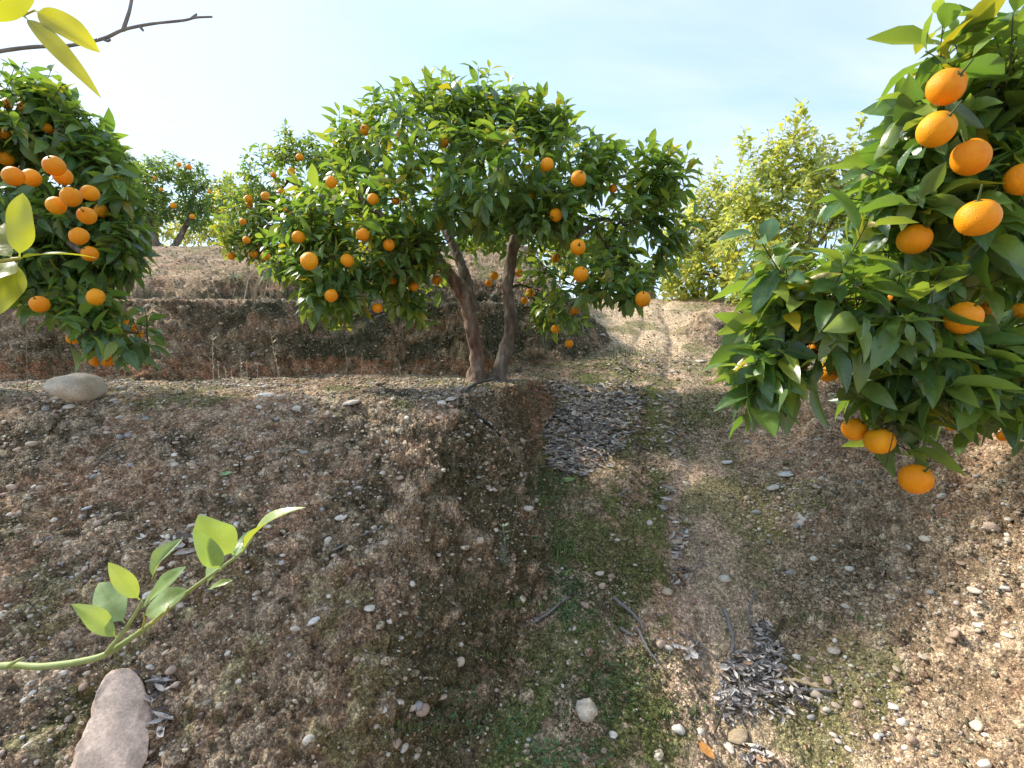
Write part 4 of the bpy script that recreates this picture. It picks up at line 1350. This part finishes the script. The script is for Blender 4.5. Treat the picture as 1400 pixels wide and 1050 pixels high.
# ------------------------------------------------------------------ dry leaf litter
def dry_leaf_arrays(seed):
    rr = np.random.default_rng(seed)
    nl = 6
    bend = rr.uniform(.3, 1.9); curl = rr.uniform(1.2, 3.2); w0 = rr.uniform(.24, .40); tw = rr.uniform(-1.3, 1.3)
    V = []
    y = z = 0; prev = 0
    for t in np.linspace(0, 1, nl):
        a = bend * (t - .4)
        y += (t - prev) * math.cos(a); z += (t - prev) * math.sin(a); prev = t
        wd = w0 * .5 * max(.06, math.sin(math.pi * min(1, t * .96 + .02)) ** .9)
        for f in (-1, 0, 1):
            th = f * curl * .5
            x = wd * math.sin(th) / max(.4, curl * .5) * 1.0; zz = wd * (1 - math.cos(th)) * 1.1
            c, s = math.cos(tw * t), math.sin(tw * t)
            V.append((x * c - zz * s, y - .5, z + x * s + zz * c))
    F = [(i * 3 + c, i * 3 + c + 1, i * 3 + c + 4, i * 3 + c + 3) for i in range(nl - 1) for c in (0, 1)]
    V = np.array(V); V[:, 2] -= V[:, 2].min()
    return V, np.array(F)


DL = [dry_leaf_arrays(k) for k in range(8)]
DCOL = [(.47, .43, .40), (.33, .29, .27), (.66, .61, .55), (.15, .12, .105), (.44, .29, .18), (.58, .48, .37), (.44, .42, .41)]
DLM = {(q, c): mesh_arrays('dry_leaf', DL[q][0], DL[q][1], M['dry_leaf'], np.repeat(np.array(DCOL[c])[None], len(DL[q][0]), 0)) for q in range(8) for c in range(7)}


def litter(label, patches, length, n, nobj, seed, pile=.03, name='leaf_litter', bias=None, cp=(.26, .2, .12, .14, .09, .09, .10)):
    rr = np.random.default_rng(seed)
    pos, nor, lift = [], [], []
    cum = np.array([p[4] for p in patches], float); cum /= cum.sum()
    while len(pos) < n:
        cx, cy, rx, ry, _ = patches[rr.choice(len(patches), p=cum)]
        a, q = rr.random() * 6.28, rr.random() ** .6
        p, nn = hit(cx + rx * q * math.cos(a), cy + ry * q * math.sin(a))
        if p is None: continue
        pos.append(p); nor.append(nn); lift.append(rr.random() * pile * (1 - .7 * q))
    pos, nor, lift = np.array(pos), np.array(nor), np.array(lift)
    nn = norm(nor * .6 + A(0, 0, .5) + rr.normal(size=pos.shape) * .6)
    th = rr.random(n) * 6.28
    ref = np.stack([np.cos(th), np.sin(th), rr.normal(size=n) * .2], -1)
    Rm = frames(ref, nn, np.zeros(n))
    sc = length * np.clip(rr.normal(1, .25, n), .4, 1.6)
    pos = pos + A(0, 0, 1) * (lift + .002)[:, None]
    k = rr.integers(0, 8, n); c = rr.choice(7, n, p=cp)
    t = thing(name, label, 'dead leaves', Vector(pos.mean(0)))
    T = -np.array(world_loc(t))
    px, py, dp = proj(pos)
    order = np.argsort(-(lift * 12 + sc / np.maximum(dp, .3) + rr.random(n) * .02))
    top, rest = order[:nobj], order[nobj:]
    for i in top:
        m = np.eye(4); m[:3, :3] = Rm[i] * sc[i]; m[:3, 3] = pos[i] + T
        o = bpy.data.objects.new('dry_leaf', DLM[int(k[i]), int(c[i])])
        COL.objects.link(o); o.parent = t; o.matrix_basis = Matrix(m.tolist())
    if len(rest):
        VV, FF, CC, o = [], [], [], 0
        for q in range(8):
            i = rest[k[rest] == q]
            if not len(i): continue
            V, F = DL[q]
            W = np.einsum('nij,vj->nvi', Rm[i] * sc[i][:, None, None], V) + pos[i][:, None, :] + T
            VV.append(W.reshape(-1, 3)); FF.append((F[None] + (np.arange(len(i)) * len(V))[:, None, None]).reshape(-1, 4) + o)
            CC.append(np.repeat(np.array(DCOL)[c[i]], len(V), 0) * rr.uniform(.8, 1.15, (len(i) * len(V), 1))); o += len(i) * len(V)
        me = mesh_arrays('leaf_mass', np.vstack(VV), np.vstack(FF), M['dry_leaf'], np.vstack(CC))
        p = part_at('leaf_mass', me, t, kind='stuff'); p.location = (0, 0, 0)
    return t


litter('wide heap of grey dry leaves on the path beside the tree corner', [(800, 592, 58, 44, 5), (835, 545, 52, 22, 2), (785, 625, 40, 26, 2), (815, 570, 66, 40, 2), (770, 532, 34, 12, .8), (850, 590, 60, 50, .5)], .054, 3000, 300, 71, .028)
litter('narrow trail of dry leaves and stones along the mossy path', [(922, 590, 14, 40, 2), (915, 545, 20, 20, 1), (928, 620, 12, 20, 1)], .055, 130, 90, 72, .012)
litter('long thin line of dry leaves running down the path tread', [(915, 690, 8, 22, 1), (928, 740, 10, 34, 2), (925, 790, 14, 20, 2)], .06, 90, 80, 73, .02)
litter('grey tangled leaf heap lying on the lower path', [(1018, 925, 34, 34, 3), (1050, 900, 22, 22, 1.5), (1000, 965, 22, 30, 1.5), (1050, 950, 46, 40, 1.2), (1040, 870, 14, 18, .6), (1080, 960, 40, 26, .5)], .042, 760, 300, 74, .05, cp=(.34, .26, .10, .20, .02, .02, .06))
litter('small tuft of grey dry leaves caught at the path bottom', [(1030, 1035, 22, 14, 1)], .05, 50, 40, 75, .02)
litter('dead leaves caught on the left bank above the lemon branch', [(220, 740, 24, 12, 2), (255, 745, 12, 10, 1)], .07, 26, 26, 76, .015, cp=(.3, .1, .4, .05, .0, .1, .05))
litter('dark curled dead leaves wedged behind the big pink rock', [(215, 945, 14, 22, 2), (180, 915, 22, 8, 1), (222, 985, 8, 20, 1)], .065, 30, 30, 77, .02, cp=(.3, .25, .1, .25, 0, 0, .1))
litter('sparse dry leaves spread along the upper path', [(900, 505, 60, 14, 2), (830, 490, 50, 14, 1)], .055, 130, 60, 78, .006)
litter('few grey leaves and chips at the middle of the path', [(880, 875, 24, 10, 1), (945, 890, 18, 12, 2)], .05, 18, 18, 79, .01)


def single_leaf(px, py, L, yaw, col, label, wide=1.4, seed=0):
    p, n = hit(px, py)
    V, F = dry_leaf_arrays(500 + seed)
    V = V * A(wide, 1, .7) * L
    fr = frames(A(math.cos(yaw), math.sin(yaw), 0)[None], norm(n + A(0, 0, 1))[None], np.zeros(1))[0]
    me = mesh_arrays('fallen_leaf', V @ fr.T, F, M['dry_leaf'], np.repeat(A(*col)[None], len(V), 0))
    o = obj('fallen_leaf', me, label=label, cat='leaf')
    o.location = Vector(p + n * .004)


GRN = (.20, .27, .11); BRN = (.42, .20, .06)
single_leaf(737, 601, .085, 0.1, (.13, .26, .09), 'fresh green fallen leaf at the left edge of the grey leaf heap', 1.5, 1)
single_leaf(774, 657, .11, 0.2, (.22, .30, .12), 'pale green fallen leaf at the lower edge of the large leaf heap', 1.3, 2)
single_leaf(912, 671, .085, -.3, (.30, .34, .20), 'pale grey green fallen leaf at the top of the thin leaf line', 1.6, 3)
single_leaf(938, 715, .075, -.9, (.36, .38, .14), 'yellow green fallen leaf in the middle of the thin leaf line', 1.5, 4)
single_leaf(918, 748, .075, -1.0, (.34, .36, .18), 'yellowish fallen leaf left of the thin leaf line', 1.5, 5)
single_leaf(307, 649, .075, .1, (.26, .38, .18), 'light green fallen leaf on the upper left bank', 1.6, 6)
single_leaf(965, 1027, .085, 1.9, (.48, .22, .06), 'folded orange brown leaf standing near the bottom of the path', 1.5, 7)
single_leaf(946, 895, .075, 1.9, (.52, .50, .47), 'pale silvery dry leaf among twigs on the lower path', 1.7, 8)
single_leaf(815, 620, .08, -.7, (.42, .24, .09), 'orange brown dry leaf on top of the large leaf heap', 1.5, 9)
single_leaf(762, 575, .07, .7, (.38, .24, .08), 'tan dry leaf at the upper left of the large leaf heap', 1.5, 10)
single_leaf(775, 785, .07, 1.2, (.16, .30, .06), 'thin green leaf blade lying on moss at the left of the path', .9, 11)


# ------------------------------------------------------------------ sticks
def stick(pts, r, label, mat='grey_twig', forks=()):
    r *= 1.15
    P = []
    for a, b in pts:
        p, n = hit(a, b)
        if p is not None: P.append(p + n * (r * 1.2 + .009))
    P = resample(P, 14)
    P += rng.normal(size=P.shape) * r * .3
    c = P.mean(0)
    parts = [tube(P, np.linspace(r, r * .55, len(P)), 7)]
    for a, b, e in forks:
        i = int(a * 13)
        q = P[i] + A(*b) * e
        parts.append(tube(resample([P[i], (P[i] + q) / 2 + A(0, 0, .006), q], 6), np.linspace(r * .6, r * .3, 6), 5))
    V, F = join(parts)
    o = obj('stick', mesh_py('stick', V - c, F, M[mat]), label=label, cat='stick', group='sticks on the path')
    o.location = Vector(c)


stick([(838, 818), (868, 848), (880, 862)], .0075, 'grey stick slanting across the mossy middle of the path', forks=[(.6, (.3, .2, .5), .03)])
stick([(868, 862), (885, 890), (902, 912)], .006, 'dark stick just below the slanting grey one')
stick([(850, 860), (866, 872)], .006, 'short broken stick left of the two grey ones')
stick([(716, 862), (748, 842), (776, 820)], .007, 'knobbly pale stick lying on the left moss of the path', forks=[(.35, (-.6, .1, .1), .04)])
stick([(928, 865), (950, 882), (985, 903)], .0035, 'thin straw stem over the silvery dry leaf')
stick([(1068, 850), (1050, 885), (1010, 930), (975, 1005)], .006, 'dark reddish twig running through the grey tangled leaf heap', 'twig', forks=[(.12, (.3, .4, .3), .06), (.3, (-.5, .1, .3), .08), (.5, (.5, -.3, .3), .07)])
stick([(1036, 808), (1020, 840), (1026, 858), (1040, 872)], .0045, 'curved thin twig above the grey tangled leaf heap')
stick([(987, 838), (996, 870), (1000, 892)], .008, 'crumbling grey stick left of the curved thin twig')
stick([(1072, 934), (1100, 938), (1126, 946)], .007, 'tan dry stalk lying right of the grey leaf heap', 'straw')
stick([(1078, 914), (1108, 934)], .004, 'thin straw coloured stalk above the tan one', 'straw')
stick([(1062, 945), (1095, 947), (1135, 950)], .008, 'grey branch end sticking out of the grey leaf heap')
stick([(945, 728), (958, 760), (942, 800)], .003, 'thin bent stem beside the thin leaf line')
stick([(858, 549), (895, 522)], .006, 'straight dark twig on the upper edge of the leaf heap')
stick([(740, 640), (790, 635), (770, 655)], .0035, 'fine stem under the pale green fallen leaf')
stick([(455, 752), (500, 728), (525, 720)], .004, 'thin root lying across the left bank')
stick([(857, 672), (850, 678), (856, 684)], .005, 'hooked pale root tip beside a white stone')
stick([(845, 632), (870, 655), (880, 662)], .0035, 'thin dark stem right of the leaf heap', 'twig')


# ------------------------------------------------------------------ black irrigation hose
P = [hit(a, b)[0] for a, b in [(672, 523), (655, 528), (640, 537), (629, 549)]]
P = np.array(P) + A(0, 0, .022)
P[0][2] -= .006; P[-1][2] -= .02
V, F = tube(resample(P, 20), .0085, 10)
c = V.mean(0)
o = obj('irrigation_hose', mesh_py('irrigation_hose', V - c, F, M['hose']), label='black irrigation hose curving over the terrace edge in front of the trunks', cat='hose'); o.location = Vector(c)
P = np.array([hit(a, b)[0] for a, b in [(645, 562), (657, 574), (668, 582), (684, 598)]]) + A(0, 0, .008)
V, F = tube(resample(P, 16), .008, 10)
c = V.mean(0)
o = obj('irrigation_hose', mesh_py('irrigation_hose', V - c, F, M['hose']), label='lower buried length of black hose on the bank corner', cat='hose'); o.location = Vector(c)


# ------------------------------------------------------------------ weeds and ground cover
def weed(px, py, h_px, label, col=(.52, .48, .38), tufts=22, lean=0.0, name='dry_weed', thick=.0024):
    p, n = hit(px, py)
    if p is None: return
    d = p[1]
    h = h_px * d / FPX
    rr = np.random.default_rng(int(px * 7 + py))
    top = A(lean * h + rr.normal() * .04 * h, rr.normal() * .04 * h, h)
    St = resample([A(0, 0, -.01), top * .5 + rr.normal(size=3) * .03 * h, top], 10)
    t = thing(name, label, 'weed', Vector(p), 'dry weeds on the terraces')
    V, F = tube(St, np.linspace(thick, thick * .5, 10), 5)
    me = mesh_arrays('stem', V, F[:, :], M['weed'], np.repeat(A(*col)[None], len(V), 0)) if False else mesh_py('stem', V, F, None)
    a = me.attributes.new('tint', 'FLOAT_COLOR', 'POINT'); a.data.foreach_set('color', np.tile(np.array([*col, 1], dtype=np.float32), len(V)))
    me.materials.append(M['weed'])
    obj('stem', me, t)
    VV, FF = [], []
    for q in range(tufts):
        f = .3 + .7 * rr.random()
        b = St[int(f * 9)]
        a0 = rr.random() * 6.28
        e = b + A(math.cos(a0), math.sin(a0), .9) * max(h, .09) * .075 * rr.uniform(.5, 1.3)
        s = A(-math.sin(a0), math.cos(a0), 0) * .0022
        o = len(VV)
        VV += [b - s, b + s, e + s * .4, e - s * .4]; FF.append((o, o + 1, o + 2, o + 3))
    if VV:
        me = mesh_arrays('seed_head', np.array(VV), np.array(FF), M['weed'], np.repeat(A(*col)[None] * 1.15, len(VV), 0))
        obj('seed_head', me, t)


weed(292, 530, 72, 'tall pale dry weed at the left of the weed row on the terrace')
for i, (a, b, hh, lab) in enumerate([(300, 528, 36, 'thin dry weed right beside the tallest weed'), (308, 530, 30, 'short dry weed second from the tallest weed'), (318, 527, 22, 'lowest dry weed of the row behind the terrace edge'), (330, 526, 40, 'feathery dry weed in the middle of the weed row'),
                                     (339, 525, 34, 'thin dry weed nearest the right end of the weed row'), (352, 525, 28, 'lone short dry weed in front of the dark bank')]):
    weed(a, b, hh, lab, tufts=10)
weed(384, 522, 75, 'tall leaning dry weed with a bent head in front of the dark bank', lean=-.12, tufts=26)
weed(474, 522, 50, 'straw coloured thin weed left of the trunks', (.40, .33, .22), 4)
weed(495, 522, 40, 'white tipped dry weed close to the reddish bank foot', (.42, .37, .28), 8)
weed(547, 521, 24, 'short straw weed nearest to the trunks', (.42, .36, .24), 6)
weed(38, 540, 180, 'very tall thin dry stem rising left of the boulder', (.32, .24, .16), 0, .02)
weed(172, 540, 26, 'small branching dry weed right of the boulder', (.30, .25, .18), 8, .3)
weed(500, 690, 100, 'thin straw stem standing on the left bank', (.30, .20, .11), 0, .06, thick=.001)
weed(698, 740, 60, 'thin leafless stem beside the green herb at the bank foot', (.22, .2, .13), 0, .1)


def herb(px, py, h_px, label, col, n=26, L=.028):
    p, nn = hit(px, py)
    d = p[1]; h = h_px * d / FPX
    rr = np.random.default_rng(int(px))
    t = thing('green_herb', label, 'herb', Vector(p))
    St = resample([A(0, 0, -.01), A(.01, -.02, h * .5), A(.0, -.03, h)], 9)
    V, F = tube(St, .002, 5)
    me = mesh_py('stem', V, F, None)
    a = me.attributes.new('tint', 'FLOAT_COLOR', 'POINT'); a.data.foreach_set('color', np.tile(np.array([*col, 1], dtype=np.float32), len(V)))
    me.materials.append(M['weed']); obj('stem', me, t)
    VV, FF = [], []
    for q in range(n):
        b = St[rr.integers(1, 9)]
        a0 = rr.random() * 6.28
        u = norm(A(math.cos(a0), math.sin(a0), rr.uniform(-.2, .9)))
        s = norm(np.cross(u, A(0, 0, 1))) * L * .12
        o = len(VV)
        VV += [b, b + u * L * .5 + s, b + u * L, b + u * L * .5 - s]; FF.append((o, o + 1, o + 2, o + 3))
    me = mesh_arrays('leaves', np.array(VV), np.array(FF), M['weed'], np.repeat(A(*col)[None], len(VV), 0))
    obj('leaves', me, t, kind='stuff')


herb(688, 775, 60, 'blue green needle leaved herb at the foot of the bank corner', (.15, .21, .14), 44, .035)
herb(322, 392, 14, 'bluish leafy weed on the brown slope under the left trees', (.22, .28, .22), 60, .07)
herb(350, 512, 16, 'grey leafy weed by the row of dry weeds', (.24, .26, .22), 30, .05)


def tuft(px, py, h_px, n, w_px, label, col):
    VV, FF = [], []
    rr = np.random.default_rng(int(px * 3 + py))
    c, _ = hit(px, py)
    for q in range(n):
        p, nn = hit(px + rr.normal() * w_px, py + rr.normal() * 4)
        if p is None: continue
        h = h_px * p[1] / FPX * rr.uniform(.4, 1.1)
        a0 = rr.random() * 6.28
        e = p + A(math.cos(a0) * .3, math.sin(a0) * .3, 1) * h
        m = (p + e) / 2 + A(0, 0, .1 * h)
        s = A(math.cos(a0 + 1.5), math.sin(a0 + 1.5), 0) * .004
        o = len(VV)
        VV += [p - s, p + s, m + s * .7, m - s * .7, e + s * .1, e - s * .1]
        FF += [(o, o + 1, o + 2, o + 3), (o + 3, o + 2, o + 4, o + 5)]
    VV = np.array(VV)
    me = mesh_arrays('grass', VV - c, np.array(FF), M['weed'], np.repeat(A(*col)[None], len(VV), 0) * np.random.default_rng(3).uniform(.7, 1.2, (len(VV), 1)))
    o = obj('grass', me, label=label, kind='stuff'); o.location = Vector(c)


tuft(348, 408, 42, 60, 17, 'bleached dry grass standing on the second terrace edge', (.36, .30, .22))
tuft(790, 415, 14, 80, 30, 'short dry grass at the top of the path', (.36, .29, .2))
tuft(1000, 470, 10, 40, 24, 'dry grass on the right bank of the upper path', (.32, .27, .19))
tuft(560, 410, 14, 60, 60, 'dry grass along the second terrace edge behind the trunks', (.30, .25, .17))
tuft(250, 405, 10, 50, 50, 'short dry grass on the terrace above the dark bank', (.30, .25, .17))


for (x, y, n, w_) in [(745, 690, 70, 26), (775, 760, 60, 24), (720, 830, 60, 30), (800, 860, 40, 40), (690, 900, 50, 40), (870, 980, 50, 60), (955, 570, 50, 24), (850, 487, 60, 40), (1110, 850, 40, 40), (600, 1000, 50, 60)]:
    tuft(x, y, 13, n, w_, {745: 'short green grass by the foot of the bank corner', 775: 'green grass blades on the mossy left of the path', 720: 'thin grass at the foot of the left bank', 800: 'sparse grass between the sticks and the egg shaped stone', 690: 'grass blades low at the foot of the left bank',
                           870: 'grass blades in the moss at the bottom of the path', 955: 'short grass right of the large leaf heap', 850: 'short grass on the upper path', 1110: 'grass blades at the foot of the right slope', 600: 'grass blades on the mossy bank foot at the bottom'}[x], (.12, .17, .05))


def ground_cover(name, label, patches, n, size, col, seed):
    rr = np.random.default_rng(seed)
    VV, FF, CC = [], [], []
    wts = np.array([p[4] for p in patches], float); wts /= wts.sum()
    for q in range(n):
        cx, cy, rx, ry, _ = patches[rr.choice(len(patches), p=wts)]
        a, r = rr.random() * 6.28, rr.random() ** .6
        p, nn = hit(cx + rx * r * math.cos(a), cy + ry * r * math.sin(a))
        if p is None: continue
        L0 = size * rr.uniform(.5, 1.4)
        cc = A(*col) * rr.uniform(.6, 1.35)
        for b in range(3):
            a0 = rr.random() * 6.28
            u = A(math.cos(a0), math.sin(a0), rr.uniform(.1, .8)); s = A(-math.sin(a0), math.cos(a0), 0) * L0 * .35
            o = len(VV)
            VV += [p, p + u * L0 * .55 + s, p + u * L0, p + u * L0 * .55 - s]; FF.append((o, o + 1, o + 2, o + 3)); CC += [cc] * 4
    me = mesh_arrays(name, np.array(VV), np.array(FF), M['weed'], np.array(CC))
    obj(name, me, kind='stuff', label=label)


ground_cover('clover', 'tiny green seedlings carpeting the left side of the path',
             [(750, 690, 30, 60, 4), (770, 790, 26, 60, 3), (790, 830, 30, 40, 2), (745, 660, 26, 20, 2), (840, 490, 70, 18, 2), (950, 560, 24, 50, 3), (700, 1000, 40, 40, 1), (830, 930, 60, 60, 2), (780, 1030, 60, 20, 1), (620, 980, 60, 50, 1)], 4600, .009, (.11, .185, .075), 91)
ground_cover('moss', 'low dark green moss tufts on the path and the foot of the bank',
             [(700, 850, 60, 120, 3), (800, 740, 70, 90, 2.5), (860, 960, 110, 80, 3), (880, 640, 40, 60, 2), (960, 570, 40, 50, 2), (640, 620, 40, 60, 2), (560, 540, 120, 14, 1), (1090, 830, 60, 60, 1), (1160, 780, 60, 40, 1), (850, 480, 60, 20, 1), (840, 800, 60, 60, 2)], 15000, .007, (.060, .068, .020), 92)


# ------------------------------------------------------------------ lemon shoots close to the lens
def shoot(name, label, stems, leaves, mat_leaf, Y0):
    c = np.mean(stems[0][0], 0)
    t = thing(name, label, 'branch', Vector(c))
    T = -np.array(c)
    for P, r0, r1, mk in stems:
        Q = resample(P, 8 * len(P))
        rad = np.linspace(r0, r1, len(Q)) * (1 + .25 * (fbm(Q, 90, 2, 3) - .5))
        V, F = tube(Q, rad, 10)
        o = part_at('stem', mesh_py('stem', V, F, M[mk]), t)
    for i, (b, e, wd, face, fold, bend) in enumerate(leaves):
        b, e = np.asarray(b, float), np.asarray(e, float)
        Lg = np.linalg.norm(e - b)
        me, V, F, rib = leaf_mesh('leaf', 14, 3, wd * .84 / Lg, fold * 1.25, bend * 1.2, .22, mat_leaf, 700 + i, petiole=.07, pw=(.92, .74))
        # fit so the tip lands on e
        tip = V[-4]
        k = Lg / np.linalg.norm(tip)
        fr = frames((e - b)[None], np.asarray(face, float)[None], np.zeros(1))[0]
        ang = math.atan2(tip[2], tip[1])
        c_, s_ = math.cos(-ang), math.sin(-ang)
        rx = np.array([[1, 0, 0], [0, c_, -s_], [0, s_, c_]])
        m = np.eye(4); m[:3, :3] = fr @ rx * k; m[:3, 3] = b + T
        o = bpy.data.objects.new('leaf', me)
        COL.objects.link(o); o.parent = t; o.matrix_basis = Matrix(m.tolist())
    return t


Yb = .66
Q = lambda x, y, dz=0.0: U(x, y, Yb + dz)
W_ = lambda px: px * Yb / FPX
stemB = [
    (np.array([Q(-210, 1010, .1), Q(-120, 930, .06), Q(0, 911, .02), Q(60, 911, .0), Q(130, 900, -.01), Q(165, 882), Q(210, 850), Q(250, 815, .01), Q(290, 785, .01), Q(328, 757, .02), Q(345, 735, .03)]), .0058, .0016, 'green_stem'),
    (np.array([Q(146, 892, -.01), Q(170, 862, -.02), Q(186, 838, -.02), Q(194, 822, -.02)]), .003, .0016, 'green_stem'),
    (np.array([Q(194, 862, -.01), Q(197, 848, -.01), Q(196, 838, -.01)]), .0016, .001, 'yellow_stem'),
    (np.array([Q(206, 853, -.01), Q(224, 840, -.02), Q(231, 829, -.03)]), .0018, .001, 'yellow_stem'),
    (np.array([Q(10, 911, .0), Q(22, 904, -.005), Q(32, 899, -.01)]), .003, .0012, 'green_stem'),
]
leafB = [
    (Q(160, 872, -.02), Q(97, 826, -.05), W_(34), (.3, -.5, .9), .35, .3),
    (Q(171, 852, -.02), Q(135, 797, .01), W_(50), (-.3, -.6, .9), .15, .5),
    (Q(191, 820, -.02), Q(148, 769, -.04), W_(30), (.4, -.7, .5), .3, .2),
    (Q(193, 832, -.02), Q(254, 775, -.05), W_(34), (-.5, -.7, .5), .3, .15),
    (Q(195, 843, -.01), Q(256, 806, .0), W_(46), (.2, -.7, .9), .2, .3),
    (Q(208, 792, .0), Q(250, 736, .02), W_(34), (-.5, -.8, .1), .7, .6),
    (Q(320, 758, .02), Q(271, 704, -.01), W_(62), (.1, -1, .4), .12, .5),
    (Q(301, 778, .0), Q(264, 723, -.03), W_(34), (.5, -.8, .3), .5, .5),
    (Q(283, 800, .01), Q(316, 733, .05), W_(46), (-.4, -.8, .3), .2, .4),
    (Q(331, 755, .02), Q(418, 694, .0), W_(36), (-.3, -.2, 1), .45, .7),
    (Q(318, 768, .02), Q(352, 722, .06), W_(30), (-.4, -.7, .3), .5, .3),
    (Q(284, 806, .0), Q(319, 793, -.01), W_(13), (0, -.6, .8), .4, .2),
]
shoot('lemon_branch', 'green lemon branch with pale young leaves over the big pink rock', stemB, leafB, M['shoot_leaf'], Yb)
Yb = .50
leafC = [
    (Q(27, 352), Q(31, 264, .0), W_(50), (.15, -1, .1), .12, .15),
    (Q(24, 354), Q(132, 353, -.03), W_(30), (.0, -.12, 1), .25, .25),
    (Q(20, 354), Q(-40, 318, .02), W_(46), (.1, -.8, .7), .2, .3),
    (Q(24, 358), Q(-6, 432, -.02), W_(50), (.4, -.9, -.2), .2, .3),
    (Q(22, 356), Q(-30, 395, -.04), W_(44), (.2, -.9, .3), .2, .2),
    (Q(16, 358), Q(-25, 428, .03), W_(40), (.5, -.7, .4), .2, .3),
    (Q(-8, 358), Q(6, 305, .03), W_(26), (.1, -.9, .3), .2, .2),
]
stemC = [(np.array([Q(-260, 520, .16), Q(-120, 400, .06), Q(-40, 364), Q(0, 357), Q(28, 353)]), .003, .0014, 'yellow_stem')]
shoot('lemon_sprig', 'bright lemon sprig of six leaves in front of the near left orange tree', stemC, leafC, M['backlit_leaf'], Yb)
Yb = .62
stemD = [
    (np.array([Q(-420, 170, .2), Q(-200, 105, .06), Q(-60, 82), Q(0, 70), (Q(48, 64)), Q(90, 63), Q(140, 53), Q(168, 41), Q(205, 33), Q(250, 28), Q(268, 24), Q(290, 23)]), .0028, .0011, 'grey_twig'),
    (np.array([Q(168, 42), Q(174, 24), Q(178, 10), Q(184, -25)]), .0022, .0016, 'grey_twig'),
    (np.array([Q(-100, -60, -.02), Q(-10, 10, -.05), Q(22, 22, -.06), Q(48, 14, -.06)]), .0018, .001, 'yellow_stem'),
    (np.array([Q(140, 53), Q(147, 56), Q(151, 54)]), .0016, .0012, 'grey_twig'),
    (np.array([Q(262, 25), Q(267, 21), Q(269, 19)]), .0016, .001, 'grey_twig'),
    (np.array([Q(192, 37), Q(195, 41), Q(196, 42)]), .0016, .001, 'grey_twig'),
]
leafD = [
    (Q(46, 14, -.08), Q(137, 72, -.06), W_(40), (-.25, -1, .5), .45, .5),
    (Q(32, 22, -.08), Q(138, 134, -.08), W_(24), (.5, -.8, .1), .5, .5),
    (Q(58, -12, -.1), Q(-60, 12, -.1), W_(48), (.1, -.8, -.6), .2, .3),
]
shoot('lemon_twig', 'bare grey twig with yellow green leaves against the sky above the near left tree', stemD, leafD, M['backlit_leaf'], Yb)
